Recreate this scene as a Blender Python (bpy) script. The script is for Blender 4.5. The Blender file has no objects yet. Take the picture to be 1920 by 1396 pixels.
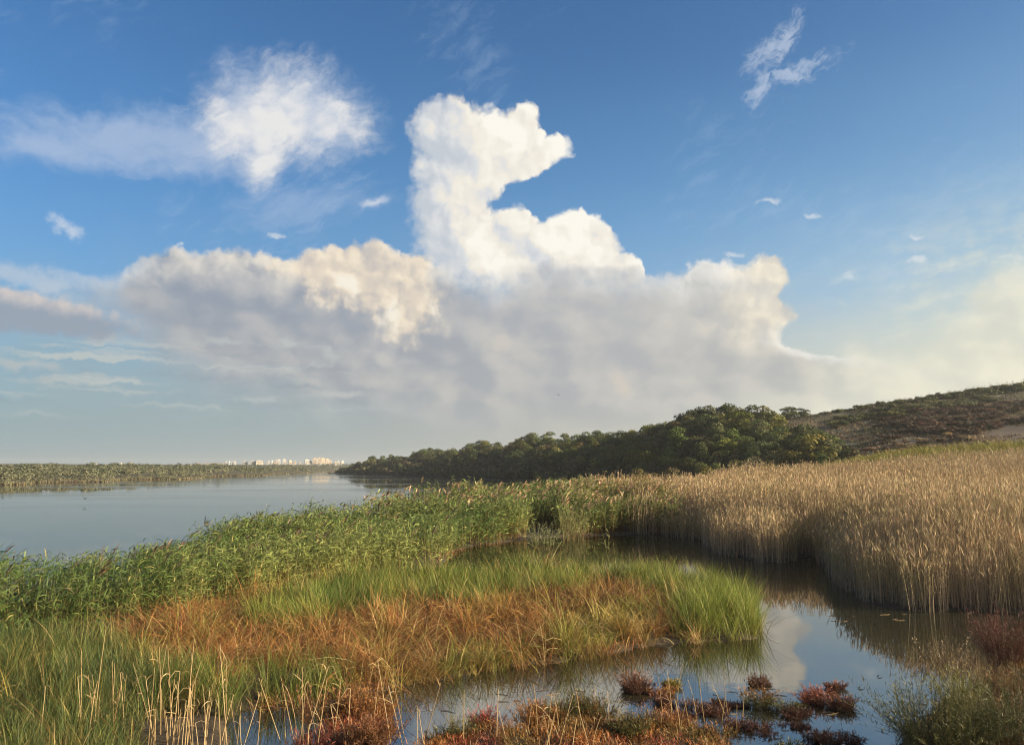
import bpy, math, random
import numpy as np
from mathutils import Vector, Matrix

SC = bpy.context.scene
COL = SC.collection
RNG = np.random.default_rng(7)
random.seed(7)
R = math.radians

# ---------------------------------------------------------------- camera
EYE = 5.5                 # metres above the water
FPX = 1450.0              # focal length in pixels of the 1920 px wide picture
HY = 877.0                # picture row of the horizon
PITCH = math.atan((HY - 698.0) / FPX)
cam_d = bpy.data.cameras.new('camera')
cam = bpy.data.objects.new('camera', cam_d)
COL.objects.link(cam)
cam.location = (0, 0, EYE)
cam.rotation_euler = (math.pi / 2 + PITCH, 0, 0)
cam_d.sensor_width = 36.0
cam_d.lens = 36.0 * FPX / 1920.0
cam_d.clip_start = 0.2
cam_d.clip_end = 20000
SC.camera = cam
SC.render.resolution_x, SC.render.resolution_y = 1024, 744


def ray(x, y):
    u, v = (x - 960.0) / FPX, (698.0 - y) / FPX
    c, s = math.cos(PITCH), math.sin(PITCH)
    return (u, c - v * s, s + v * c)


def G(x, y, z=0.0):
    """where the sight line of a picture point meets height z"""
    dx, dy, dz = ray(x, y)
    t = (z - EYE) / dz
    return (dx * t, dy * t)


def AE(x, y):
    """compass bearing and elevation, in degrees, of a picture point"""
    dx, dy, dz = ray(x, y)
    return math.degrees(math.atan2(dx, dy)), math.degrees(math.atan2(dz, math.hypot(dx, dy)))


def at(x, y, d):
    """world point on a sight line at forward distance d"""
    dx, dy, dz = ray(x, y)
    t = d / dy
    return (dx * t, d, EYE + dz * t)


def lin(r, g, b):
    f = lambda c: (c / 255 / 12.92) if c <= 10 else ((c / 255 + 0.055) / 1.055) ** 2.4
    return (f(r), f(g), f(b))


# ---------------------------------------------------------------- node shorthand
class NT:
    def __init__(s, tree):
        s.t = tree
        tree.nodes.clear()

    def new(s, typ, **kw):
        n = s.t.nodes.new(typ)
        for k, v in kw.items():
            setattr(n, k, v)
        return n

    def put(s, sock, v):
        if isinstance(v, S):
            s.t.links.new(v.s, sock)
        elif v is not None:
            if hasattr(sock.default_value, '__len__') and not hasattr(v, '__len__'):
                v = (v,) * len(sock.default_value)
            if hasattr(sock.default_value, '__len__') and len(sock.default_value) == 4 and len(v) == 3:
                v = (*v, 1.0)
            sock.default_value = v

    def m(s, op, a, b=None, c=None, clamp=False):
        n = s.new('ShaderNodeMath', operation=op, use_clamp=clamp)
        for i, v in enumerate((a, b, c)):
            s.put(n.inputs[i], v)
        return S(s, n.outputs[0])

    def vm(s, op, a, b=None, c=None, out=0):
        n = s.new('ShaderNodeVectorMath', operation=op)
        for i, v in enumerate((a, b, c)):
            s.put(n.inputs[i], v)
        return S(s, n.outputs[out])

    def xyz(s, x=0.0, y=0.0, z=0.0):
        n = s.new('ShaderNodeCombineXYZ')
        for i, v in enumerate((x, y, z)):
            s.put(n.inputs[i], v)
        return S(s, n.outputs[0])

    def sep(s, v):
        n = s.new('ShaderNodeSeparateXYZ')
        s.put(n.inputs[0], v)
        return [S(s, o) for o in n.outputs]

    def sm(s, e0, e1, x, typ='SMOOTHSTEP'):
        n = s.new('ShaderNodeMapRange', interpolation_type=typ)
        s.put(n.inputs[0], x)
        n.inputs[1].default_value = e0
        n.inputs[2].default_value = e1
        n.inputs[3].default_value = 0
        n.inputs[4].default_value = 1
        return S(s, n.outputs[0])

    def noise(s, vec, scale, detail=4, rough=0.5, dim='2D', dist=0.0, out=0, typ='FBM', lac=2.0):
        n = s.new('ShaderNodeTexNoise', noise_dimensions=dim)
        n.noise_type = typ
        s.put(n.inputs['Vector'], vec)
        n.inputs['Scale'].default_value = scale
        n.inputs['Detail'].default_value = detail
        n.inputs['Roughness'].default_value = rough
        n.inputs['Lacunarity'].default_value = lac
        n.inputs['Distortion'].default_value = dist
        return S(s, n.outputs[out])

    def voro(s, vec, scale, detail=2, rough=0.5, dim='2D', feat='F1', smooth=0.6):
        n = s.new('ShaderNodeTexVoronoi', voronoi_dimensions=dim, feature=feat)
        s.put(n.inputs['Vector'], vec)
        n.inputs['Scale'].default_value = scale
        n.inputs['Detail'].default_value = detail
        n.inputs['Roughness'].default_value = rough
        if feat == 'SMOOTH_F1':
            n.inputs['Smoothness'].default_value = smooth
        return S(s, n.outputs[0])

    def mix(s, f, a, b, blend='MIX'):
        n = s.new('ShaderNodeMix', data_type='RGBA', blend_type=blend)
        s.put(n.inputs[0], f)
        s.put(n.inputs[6], a)
        s.put(n.inputs[7], b)
        return S(s, n.outputs[2])

    def curve(s, x, pts, smooth=True):
        """piecewise curve through pts, any ranges"""
        xs = [p[0] for p in pts]; ys = [p[1] for p in pts]
        x0, x1, y0, y1 = min(xs), max(xs), min(ys), max(ys)
        if y1 - y0 < 1e-9: y1 = y0 + 1
        n = s.new('ShaderNodeFloatCurve')
        c = n.mapping.curves[0]
        q = sorted(((p[0] - x0) / (x1 - x0), (p[1] - y0) / (y1 - y0)) for p in pts)
        while len(c.points) < len(q):
            c.points.new(0.5, 0.5)
        for pt, (a, b) in zip(c.points, q):
            pt.location = (a, b)
            pt.handle_type = 'AUTO_CLAMPED' if smooth else 'VECTOR'
        n.mapping.update()
        t = s.sm(x0, x1, x, 'LINEAR')
        s.put(n.inputs['Value'], t)
        return s.m('MULTIPLY_ADD', S(s, n.outputs[0]), y1 - y0, y0)

    def ramp(s, x, pts, interp='LINEAR'):
        xs = [p[0] for p in pts]
        x0, x1 = min(xs), max(xs)
        n = s.new('ShaderNodeValToRGB')
        n.color_ramp.interpolation = interp
        e = n.color_ramp.elements
        while len(e) < len(pts):
            e.new(0.5)
        for el, (p, c) in zip(e, sorted(pts)):
            el.position = (p - x0) / (x1 - x0)
            el.color = (*c, 1)
        s.put(n.inputs[0], s.sm(x0, x1, x, 'LINEAR'))
        return S(s, n.outputs[0])


class S:
    def __init__(s, t, sock): s.t, s.s = t, sock
    def __add__(s, o): return s.t.m('ADD', s, o)
    __radd__ = __add__
    def __sub__(s, o): return s.t.m('SUBTRACT', s, o)
    def __rsub__(s, o): return s.t.m('SUBTRACT', o, s)
    def __mul__(s, o): return s.t.m('MULTIPLY', s, o)
    __rmul__ = __mul__
    def __truediv__(s, o): return s.t.m('DIVIDE', s, o)
    def min(s, o): return s.t.m('MINIMUM', s, o)
    def max(s, o): return s.t.m('MAXIMUM', s, o)
    def smin(s, o, k): return s.t.m('SMOOTH_MIN', s, o, k)
    def smax(s, o, k): return s.t.m('SMOOTH_MAX', s, o, k)
    def cl(s): return s.t.m('ADD', s, 0.0, clamp=True)
    def pw(s, o): return s.t.m('POWER', s, o)


# ---------------------------------------------------------------- sky and sun
SUN_AZ, SUN_EL = 104.0, 17.0          # degrees clockwise from the viewing direction, and above the horizon
SKY_STRENGTH = 0.1
EXPOSURE = 1.55
world = bpy.data.worlds.new('World')
SC.world = world
world.use_nodes = True


def build_sky():
    t = NT(world.node_tree)
    tc = t.new('ShaderNodeTexCoord')
    d = S(t, tc.outputs['Generated'])
    x, y, z = t.sep(d)
    DEG = 180 / math.pi
    a = t.m('ARCTAN2', x, y) * DEG
    e = t.m('ARCSINE', z) * DEG
    p = t.xyz(a, e, 0)
    K = 1.0 / SKY_STRENGTH / 2 ** EXPOSURE
    C = lambda r, g, b: tuple(v * K for v in lin(r, g, b))

    sky = t.new('ShaderNodeTexSky', sky_type='NISHITA')
    sky.sun_disc = False
    sky.sun_elevation = R(SUN_EL)
    sky.sun_rotation = R(SUN_AZ)
    sky.air_density = 1.0
    sky.dust_density = 0.6
    sky.ozone_density = 2.0
    base = t.mix(1.0, S(t, sky.outputs[0]), SKY_TINT, 'MULTIPLY')

    # slow wander of all the edges, so that no outline is a clean curve
    wn = t.noise(p, 0.16, 3, 0.55, out=1)
    w = t.vm('MULTIPLY_ADD', wn, (2.2, 2.2, 0), (-1.1, -1.1, 0))
    wf = t.noise(p, 0.7, 4, 0.6, out=1)
    w2 = t.vm('MULTIPLY_ADD', wf, (1.0, 1.0, 0), (-0.5, -0.5, 0))
    pw = t.vm('ADD', p, t.vm('ADD', w, w2))
    pf = t.vm('ADD', p, w2)

    def blob(px, py, rx, ry, rot=0.0, q=None):
        """1 in the middle of an ellipse in the sky, 0 on its rim; measures in picture pixels"""
        ca, ce = AE(px, py)
        k = 1450 / 57.3
        v = t.vm('SUBTRACT', q or pw, (ca, ce, 0))
        if rot:
            n = t.new('ShaderNodeVectorRotate', rotation_type='Z_AXIS')
            t.put(n.inputs['Vector'], v)
            n.inputs['Angle'].default_value = R(-rot)
            v = S(t, n.outputs[0])
        v = t.vm('MULTIPLY', v, (k / rx, k / ry, 0))
        return 1.0 - t.vm('LENGTH', v, out=1)

    def union(bs, k=0.25):
        r = bs[0]
        for b in bs[1:]:
            r = r.smax(b, k)
        return r

    top = lambda pts: t.curve(a2, [AE(*q) for q in pts])
    side = lambda pts: t.curve(e2, [AE(*q)[::-1] for q in pts])
    a2, e2, _ = t.sep(pf)

    # puffs: round cauliflower heads at several sizes, and their relief towards the sun
    pv = t.vm('ADD', p, t.vm('MULTIPLY', w2, (1.2, 1.2, 0)))
    sunoff = (0.40, 0.16, 0)
    def puff(q):
        b = t.voro(q, 0.36, 2.4, 0.5)
        return 0.52 - b
    h0 = puff(pv)
    h1 = puff(t.vm('ADD', pv, sunoff))
    ps = t.vm('MULTIPLY', pf, (0.75, 1.15, 1))
    s0 = t.noise(ps, 0.30, 2.6, 0.45)
    s1 = t.noise(t.vm('ADD', ps, (0.8, 0.6, 0)), 0.30, 2.6, 0.45)
    srel = (s0 - s1) * 2.2                          # broad soft relief
    rel = (h0 - h1) * 0.55 + srel * 0.6                                   # > 0 on the side that looks at the sun
    fb = t.noise(p, 0.9, 6, 0.6) - 0.5
    fb_big = t.noise(p, 0.28, 4, 0.55) - 0.5
    streak = t.noise(t.vm('MULTIPLY', pw, (0.35, 1.6, 1)), 0.55, 6, 0.62) - 0.5
    diag = t.new('ShaderNodeVectorRotate', rotation_type='Z_AXIS')
    t.put(diag.inputs['Vector'], pw)
    diag.inputs['Angle'].default_value = R(-25)
    streak_d = t.noise(t.vm('MULTIPLY', S(t, diag.outputs[0]), (0.4, 1.5, 1)), 0.9, 7, 0.66) - 0.5

    col = base

    # the blue pales downwards and towards the sun
    pale = t.curve(e, [(-5, 0.9), (AE(960, 640)[1], 0.8), (AE(960, 450)[1], 0.5), (AE(960, 250)[1], 0.2), (AE(960, 0)[1], 0.04), (90, 0.0)]) * t.sm(-70, 60, a + 6)*1.45
    col = t.mix(pale.cl(), col, t.ramp(a, [(-34, C(118, 172, 214)), (10, C(128, 180, 222)), (34, C(150, 190, 218)), (90, C(190, 205, 210))]))

    # pale veil that thickens towards the horizon
    ev = e + fb_big * 3.0 + streak * 2.0
    va = t.curve(ev, [(-2, 1.0), (1, 1.0), (AE(960, 780)[1], 0.93), (AE(960, 690)[1], 0.74), (AE(960, 600)[1], 0.40),
                      (AE(960, 500)[1], 0.12), (AE(960, 300)[1], 0.0), (60, 0.0)])
    veil_c = t.ramp(a, [(-60, C(150, 174, 182)), (-33, C(150, 172, 178)), (-15, C(158, 172, 174)), (0, C(177, 178, 174)),
                        (14, C(196, 196, 182)), (24, C(214, 214, 196)), (33, C(228, 224, 196)), (60, C(225, 205, 165)), (110, C(205, 180, 140)), (170, C(130, 138, 145))])
    col = t.mix(va, col, veil_c)

    # thin high white film on the right and some faint cirrus
    film = t.sm(AE(1500, 0)[0], AE(1960, 0)[0], a + streak * 14) * t.sm(AE(960, 380)[1], AE(960, 560)[1], e + streak * 6.0) 
    film = film * t.sm(-0.25, 0.35, streak + fb * 0.5) * 0.7
    col = t.mix(film.cl(), col, C(226, 226, 208))
    cir = t.sm(0.06, 0.5, streak_d + t.noise(p, 0.09, 2, 0.5) - 0.5) * t.sm(4, 12, e) * 0.16
    col = t.mix(cir, col, C(190, 210, 232))

    # soft bank along the lower right sky
    rt = [(1380, 720), (1450, 660), (1500, 640), (1560, 645), (1605, 620), (1650, 642), (1740, 622), (1800, 560), (1860, 490), (1920, 460), (2000, 430), (2300, 430)]
    D = top(rt) - e2 + h0 * 1.0 + fb * 0.8 + 0.1
    al = t.sm(-0.6, 2.4, D + fb_big * 2) * t.sm(AE(1330, 700)[0], AE(1560, 700)[0], a) * 0.72
    lt = t.sm(-0.6, 0.6, srel * 1.3 + (h0 - h1) * 0.25 + fb * 0.2)
    rc = t.mix(t.sm(8, 34, a), C(218, 213, 200), C(238, 233, 210))
    rc = t.mix(lt, t.mix(0.55, rc, C(192, 197, 194)), t.mix(0.35, rc, C(246, 240, 220)))
    col = t.mix(al, col, rc)

    # the tall tower
    tt = [(700, 330), (760, 250), (778, 215), (792, 186), (815, 170), (838, 176), (870, 184), (905, 196), (960, 197), (988, 191), (1012, 208), (1024, 236), (1060, 246), (1074, 270), (1120, 330)]
    tl = [(900, 168), (790, 190), (770, 225), (757, 262), (778, 290), (773, 330), (766, 380), (764, 430), (776, 470), (800, 500), (830, 560)]
    tr = [(800, 165), (1000, 190), (1024, 225), (1030, 240), (1070, 258), (1066, 282), (1040, 306), (1000, 328), (966, 348), (944, 368), (934, 388), (940, 420), (970, 520), (1000, 560)]
    edge = h0 * 1.15 + fb * 0.5 + 0.3
    D1 = (top(tt) - e2).smin((a2 - side(tl)), 0.5).smin((side(tr) - a2), 0.4) 
    t2 = [(880, 470), (930, 398), (955, 392), (985, 384), (1008, 402), (1050, 392), (1094, 382), (1130, 402), (1152, 440), (1180, 468), (1204, 496), (1220, 540)]
    D2 = top(t2) - e2
    D2 = D2.smin(a2 - AE(860, 450)[0], 0.8)
    Dt = D1.smax(D2, 0.5)
    soft = t.sm(AE(800, 300)[0], AE(880, 300)[0], a)                # ragged to the left, crisp to the right
    q = Dt + edge
    al = t.mix(soft, t.sm(-0.4, 1.3, q + fb * 1.2), t.sm(-0.06, 0.62, q))
    al = t.sep(al)[0] * t.sm(AE(900, 560)[1], AE(900, 505)[1], e + fb * 2)
    lit = t.sm(AE(770, 300)[0], AE(930, 300)[0], a + fb_big * 4) * 0.70 + 0.10 + srel * 0.75 + (h0 - h1) * 0.45 + h0 * 0.2 + fb * 0.05
    lit = lit + t.sm(AE(960, 330)[1], AE(960, 200)[1], e) * 0.15 - t.sm(1.5, 4.5, Dt) * 0.1
    tc_ = t.ramp(lit, [(0.0, C(196, 204, 213)), (0.35, C(221, 223, 225)), (0.62, C(241, 235, 223)), (0.95, C(253, 249, 238))])
    col = t.mix(al, col, tc_)

    # the long bank
    bt = [(-300, 560), (0, 545), (90, 530), (130, 520), (225, 502), (245, 484), (300, 468), (400, 470), (480, 466), (525, 482), (570, 466), (640, 466), (690, 455), (745, 468),
          (800, 482), (860, 500), (905, 514), (960, 500), (1060, 487), (1110, 497), (1190, 506), (1270, 514), (1300, 496), (1340, 487), (1400, 486), (1430, 472), (1462, 486), (1490, 520), (1540, 560)]
    br = [(1400, 455), (1440, 474), (1466, 490), (1482, 520), (1476, 560), (1492, 592), (1472, 612), (1468, 632), (1500, 650), (1700, 690), (1900, 760)]
    Dtop = top(bt) - e2
    Db = Dtop.smin(side(br) - a2, 0.5)
    q = Db + h0 * 0.9 + fb * 0.6 + 0.3
    hard = t.sm(AE(200, 500)[0], AE(320, 500)[0], a)
    hard = hard * (1.0 - t.sm(AE(800, 500)[0], AE(860, 500)[0], a) * t.sm(AE(1010, 500)[0], AE(950, 500)[0], a)) * (1.0 - 0.35 * t.sm(AE(900, 500)[0], AE(1000, 500)[0], a) * t.sm(AE(1290, 500)[0], AE(1240, 500)[0], a))
    al = t.sep(t.mix(hard, t.sm(-0.3, 2.6, q), t.sm(-0.08, 0.60, q)))[0]
    bot = t.curve(a, [AE(*q_) for q_ in [(-300, 560), (60, 545), (180, 565), (260, 620), (360, 690), (520, 740), (800, 780), (1200, 790), (1500, 740), (1800, 760)]])
    al = al * t.sm(-2.2, 2.2, e - bot + fb_big * 2 + streak * 2.5) * (1.0 - 0.92 * t.sm(AE(1455, 640)[0], AE(1640, 640)[0], a + fb_big * 5) * t.sm(AE(1500, 610)[1], AE(1500, 650)[1], e))
    rim = t.sm(3.2, 0.0, q + fb_big * 3.5 + srel) * (1.0 - 0.5 * t.sm(AE(860, 500)[0], AE(980, 500)[0], a) * t.sm(AE(1310, 500)[0], AE(1240, 500)[0], a))
    warm = union([blob(600, 500, 130, 70, -20), blob(690, 525, 130, 85, -30), blob(770, 575, 80, 85), blob(740, 500, 90, 60)], 0.3)
    wm = t.sm(-0.08, 0.55, warm + h0 * 0.5 + fb * 0.9)
    rend = t.sm(AE(1300, 560)[0], AE(1480, 560)[0], a + rel * 3 + fb_big * 3) * t.sm(AE(1450, 690)[1], AE(1450, 590)[1], e)
    body = t.ramp(a + fb_big * 8, [(-34, C(156, 167, 180)), (-22, C(148, 159, 174)), (-8, C(160, 167, 177)), (0, C(178, 181, 185)), (8, C(193, 193, 192)), (18, C(206, 204, 196)), (30, C(214, 210, 196))])
    body = t.mix(t.sm(AE(960, 560)[1], AE(960, 740)[1], e + fb_big * 3) * 0.6, body, C(176, 178, 178))
    bc = t.mix(t.sm(-0.55, 0.65, srel * 1.1 + (h0 - h1) * 0.26 + fb * 0.08) * 0.85, t.mix(0.26, body, C(142, 152, 168)), t.mix(0.32, body, C(236, 227, 212)))
    l_rim = (rim * (0.70 + srel * 0.8 + (h0 - h1) * 0.8 + fb * 0.5)).cl()
    bc = t.mix(l_rim, bc, t.mix(t.sm(-10, 6, a), C(247, 238, 222), C(240, 240, 236)))
    warm_c = t.ramp(srel * 0.9 + (h0 - h1) * 0.7 + fb * 0.4, [(-0.4, C(206, 198, 190)), (0.0, C(232, 218, 198)), (0.3, C(250, 236, 212)), (0.6, C(255, 247, 230))])
    bc = t.mix((wm * 0.88).cl(), bc, warm_c)
    rend_c = t.ramp(srel * 0.9 + (h0 - h1) * 0.6 + fb * 0.4, [(-0.4, C(202, 200, 194)), (0.0, C(222, 215, 200)), (0.35, C(246, 236, 214)), (0.7, C(255, 248, 232))])
    bc = t.mix((rend * 0.9).cl(), bc, rend_c)
    col = t.mix(al, col, bc)

    # small lit scraps in front of the grey base, and the shelf cloud at the far left
    sc = union([blob(410, 632, 48, 10, -12), blob(535, 646, 30, 9, -15), blob(615, 665, 34, 14, -25), blob(720, 672, 40, 18, -30), blob(940, 650, 42, 26, -35), blob(190, 632, 46, 15, 0),
                blob(480, 744, 40, 9, 5), blob(640, 738, 70, 8, 0), blob(1160, 724, 38, 18, -30), blob(520, 688, 120, 8, 2), blob(40, 680, 90, 12, -8), blob(110, 718, 110, 7, -3)], 0.1)
    al = t.sm(0.0, 0.9, sc + fb * 1.5 + streak * 0.5) * 0.65
    col = t.mix(al, col, t.ramp(a, [(-33, C(188, 192, 190)), (-18, C(190, 196, 196)), (-8, C(200, 198, 194)), (6, C(214, 204, 190))]))
    dk = t.sm(0.05, 0.35, streak) * t.sm(AE(100, 770)[1], AE(100, 730)[1], e) * t.sm(AE(100, 640)[1], AE(100, 700)[1], e) * t.sm(AE(760, 700)[0], AE(560, 700)[0], a) * 0.5
    col = t.mix(dk, col, C(136, 154, 166))
    lay = t.noise(t.vm('MULTIPLY', pf, (0.10, 1.5, 1)), 0.9, 5, 0.55) - 0.5
    lb = t.sm(AE(100, 800)[1], AE(100, 745)[1], e) * t.sm(AE(100, 590)[1], AE(100, 660)[1], e) * t.sm(AE(900, 700)[0], AE(500, 700)[0], a)
    col = t.mix(t.sm(0.02, 0.22, lay) * lb * 0.8, col, C(192, 198, 195))
    col = t.mix(t.sm(-0.06, -0.24, lay) * lb * 0.5, col, C(140, 156, 168))
    sh = union([blob(60, 582, 190, 36, -8, pf), blob(-80, 575, 200, 45, 0, pf)], 0.2)
    al = t.sm(0.0, 0.45, sh + fb * 0.6)
    sc_ = t.mix(t.sm(AE(60, 600)[1], AE(60, 558)[1], e + fb * 1.2 + (a + 29) * 0.12), C(152, 162, 176), C(214, 204, 198))
    col = t.mix(al * 0.9, col, sc_)
    s2 = blob(80, 515, 150, 20, -4)
    col = t.mix(t.sm(0.0, 0.9, s2 + fb * 0.8 + streak * 0.6) * 0.6, col, C(196, 206, 216))

    # the soft cloud at the upper left with its long tail
    mb = union([blob(545, 212, 150, 92, -6), blob(610, 232, 92, 66, 0), blob(470, 235, 105, 84, 20), blob(488, 305, 46, 56, -25)], 0.3)
    mb = mb + fb * 0.36 + streak_d * 0.62
    al = t.sm(-0.28, 0.70, mb)
    tail = union([blob(220, 265, 260, 62, 4), blob(90, 268, 120, 48, 8), blob(350, 275, 160, 70, -6)], 0.3)
    tail = t.sm(-0.05, 0.9, tail + streak * 0.7 + fb * 0.4) * 0.7
    low = t.sm(0.0, 1.0, union([blob(560, 390, 190, 60, 10), blob(690, 388, 70, 20, 14)], 0.2) + streak_d * 1.1) * 0.4
    lowb = t.sm(0.0, 1.1, blob(700, 388, 46, 11, 14) + fb * 0.5) * 0.75
    col = t.mix(tail.max(low).cl(), col, C(178, 196, 222))
    col = t.mix(lowb, col, C(224, 228, 234))
    lit = t.sm(-0.35, 0.5, mb * 0.55 - 0.18 + srel * 0.7 + fb * 0.25 + streak_d * 0.3)
    col = t.mix(al * 0.96, col, t.mix(lit, C(186, 199, 219), C(236, 235, 233)))

    # small scraps in the blue
    tiny = union([blob(133, 432, 34, 20, -25), blob(527, 440, 24, 8, 0), blob(1440, 384, 22, 7, 0), blob(1517, 399, 24, 6, -5), blob(1722, 485, 22, 12, 5), blob(1370, 472, 16, 8, 10),
                  blob(1725, 434, 20, 6, 0), blob(350, 455, 12, 6, 0)], 0.1)
    col = t.mix(t.sm(0.0, 0.9, tiny + fb * 1.8 - 0.08) * 0.55, col, C(226, 230, 234))
    wr = 0.35 - t.m('ABSOLUTE', t.noise(t.vm('MULTIPLY', S(t, diag.outputs[0]), (0.8, 1.8, 1)), 0.8, 5, 0.6) - 0.5) * 4.5
    wp = union([blob(1475, 80, 80, 26, 50), blob(1440, 105, 50, 34, 20), blob(1428, 170, 45, 22, 60), blob(1500, 135, 85, 22, 14)], 0.2)
    col = t.mix(t.sm(0.0, 1.2, wp + wr * 0.7 + fb * 0.9 + streak_d * 1.0 + 0.0) * 0.55, col, C(206, 216, 232))

    # the half of the sky behind the viewer: broken cloud added as fill light, and a glow round the sun
    aa = t.m('ABSOLUTE', a)
    back = t.sm(55, 100, aa + fb_big * 20) * t.sm(75, 30, e) * t.sm(-4, 3, e)
    col = t.mix(back * 0.6, col, tuple(v * 0.5 for v in C(250, 244, 234)))
    sd = (math.sin(R(SUN_AZ)) * math.cos(R(SUN_EL)), math.cos(R(SUN_AZ)) * math.cos(R(SUN_EL)), math.sin(R(SUN_EL)))
    cs = t.vm('DOT_PRODUCT', d, sd, out=1)
    glow = t.sm(0.80, 1.0, cs)
    col = t.mix((glow * glow).cl(), col, tuple(v * 3 for v in C(255, 240, 205)))

    bg = t.new('ShaderNodeBackground')
    t.put(bg.inputs[0], col)
    bg.inputs[1].default_value = SKY_STRENGTH
    out = t.new('ShaderNodeOutputWorld')
    t.t.links.new(bg.outputs[0], out.inputs[0])


SKY_TINT = tuple(v * 2 ** (0.4 - EXPOSURE) for v in (0.45, 0.82, 1.14))
build_sky()
sun_d = bpy.data.lights.new('sun', 'SUN')
sun_d.energy = 5.0
sun_d.angle = R(0.53)
sun_d.color = (1.0, 0.81, 0.54)
sun = bpy.data.objects.new('sun', sun_d)
COL.objects.link(sun)
sdir = Vector((math.sin(R(SUN_AZ)) * math.cos(R(SUN_EL)), math.cos(R(SUN_AZ)) * math.cos(R(SUN_EL)), math.sin(R(SUN_EL))))
sun.rotation_euler = sdir.to_track_quat('Z', 'Y').to_euler()
sun.location = (60, -20, 60)
SC.view_settings.view_transform = 'Standard'
SC.view_settings.look = 'None'
SC.cycles.filter_width = 1.15
SC.cycles.use_denoising = True
SC.cycles.sample_clamp_indirect = 6.0
SC.cycles.max_bounces = 8
SC.cycles.volume_bounces = 0
SC.view_settings.exposure = EXPOSURE
SC.view_settings.gamma = 1.0

# ---------------------------------------------------------------- helpers for geometry
def P(X, Y, Z=0.0):
    """picture position of world points (arrays)"""
    c, s = math.cos(PITCH), math.sin(PITCH)
    z = np.asarray(Z) - EYE
    f = Y * c + z * s
    v = -Y * s + z * c
    return 960 + FPX * X / f, 698 - FPX * v / f


def inside(px, py, poly):
    r = np.zeros(px.shape, bool)
    n = len(poly)
    for i in range(n):
        x0, y0 = poly[i]; x1, y1 = poly[(i + 1) % n]
        if y0 == y1: continue
        k = ((y0 > py) != (y1 > py)) & (px < (x1 - x0) * (py - y0) / (y1 - y0) + x0)
        r ^= k
    return r


def edge_dist(X, Y, poly):
    d = np.full(X.shape, 1e9)
    n = len(poly)
    for i in range(n):
        ax, ay = poly[i]; bx, by = poly[(i + 1) % n]
        ex, ey = bx - ax, by - ay
        l2 = ex * ex + ey * ey + 1e-12
        t = np.clip(((X - ax) * ex + (Y - ay) * ey) / l2, 0, 1)
        d = np.minimum(d, np.hypot(X - ax - t * ex, Y - ay - t * ey))
    return d


_tab = np.random.default_rng(3).random((256, 256))


def vnoise(X, Y, sc=1.0, oct=3, seed=0):
    """smooth value noise, 0..1"""
    out = 0; amp = 0.5; tot = 0
    x = np.asarray(X, float) / sc + 17.3 * seed + 1000; y = np.asarray(Y, float) / sc + 9.7 * seed + 1000
    for o in range(oct):
        xi = np.floor(x).astype(int); yi = np.floor(y).astype(int)
        fx = x - xi; fy = y - yi
        fx = fx * fx * (3 - 2 * fx); fy = fy * fy * (3 - 2 * fy)
        g = lambda i, j: _tab[(xi + i) & 255, (yi + j) & 255]
        out = out + amp * ((g(0, 0) * (1 - fx) + g(1, 0) * fx) * (1 - fy) + (g(0, 1) * (1 - fx) + g(1, 1) * fx) * fy)
        tot += amp; amp *= 0.5; x = x * 2.03 + 5.1; y = y * 2.03 + 3.7
    return out / tot


def mesh_np(name, verts, quads, mat, col=None, smooth=True, tris=None):
    """a mesh from arrays; col is a colour for each vertex"""
    me = bpy.data.meshes.new(name)
    verts = np.asarray(verts, np.float32).reshape(-1, 3)
    quads = np.asarray(quads, np.int32).reshape(-1, 4)
    nt = 0 if tris is None else len(tris)
    me.vertices.add(len(verts))
    me.vertices.foreach_set('co', verts.ravel())
    me.loops.add(quads.size + 3 * nt)
    li = quads.ravel() if nt == 0 else np.concatenate([quads.ravel(), np.asarray(tris, np.int32).ravel()])
    me.loops.foreach_set('vertex_index', li)
    me.polygons.add(len(quads) + nt)
    st = np.arange(len(quads)) * 4
    tot = np.full(len(quads), 4)
    if nt:
        st = np.concatenate([st, len(quads) * 4 + np.arange(nt) * 3]); tot = np.concatenate([tot, np.full(nt, 3)])
    me.polygons.foreach_set('loop_start', st.astype(np.int32))
    me.polygons.foreach_set('loop_total', tot.astype(np.int32))
    me.polygons.foreach_set('use_smooth', np.full(len(quads) + nt, smooth))
    me.update(calc_edges=True)
    if col is not None:
        c = np.ones((len(verts), 4), np.float32)
        c[:, :3] = col
        at_ = me.color_attributes.new('tint', 'FLOAT_COLOR', 'POINT')
        at_.data.foreach_set('color', c.ravel())
    for m in (mat if isinstance(mat, (list, tuple)) else [mat]):
        me.materials.append(m)
    me.validate()
    return me


def link(name, me, parent=None, loc=None):
    o = bpy.data.objects.new(name, me)
    COL.objects.link(o)
    if parent is not None: o.parent = parent
    if loc is not None: o.location = loc
    return o


def tag(o, label=None, cat=None, group=None, kind=None):
    if label: o['label'] = label
    if cat: o['category'] = cat
    if group: o['group'] = group
    if kind: o['kind'] = kind
    return o


def empty(name, loc, rz=0.0):
    o = bpy.data.objects.new(name, None)
    o.empty_display_size = 0.2
    o.location = loc; o.rotation_euler = (0, 0, rz)
    COL.objects.link(o)
    return o


def copy_tree(o, parent=None):
    c = o.copy()
    COL.objects.link(c)
    c.parent = parent
    for ch in o.children:
        copy_tree(ch, c)
    return c


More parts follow.
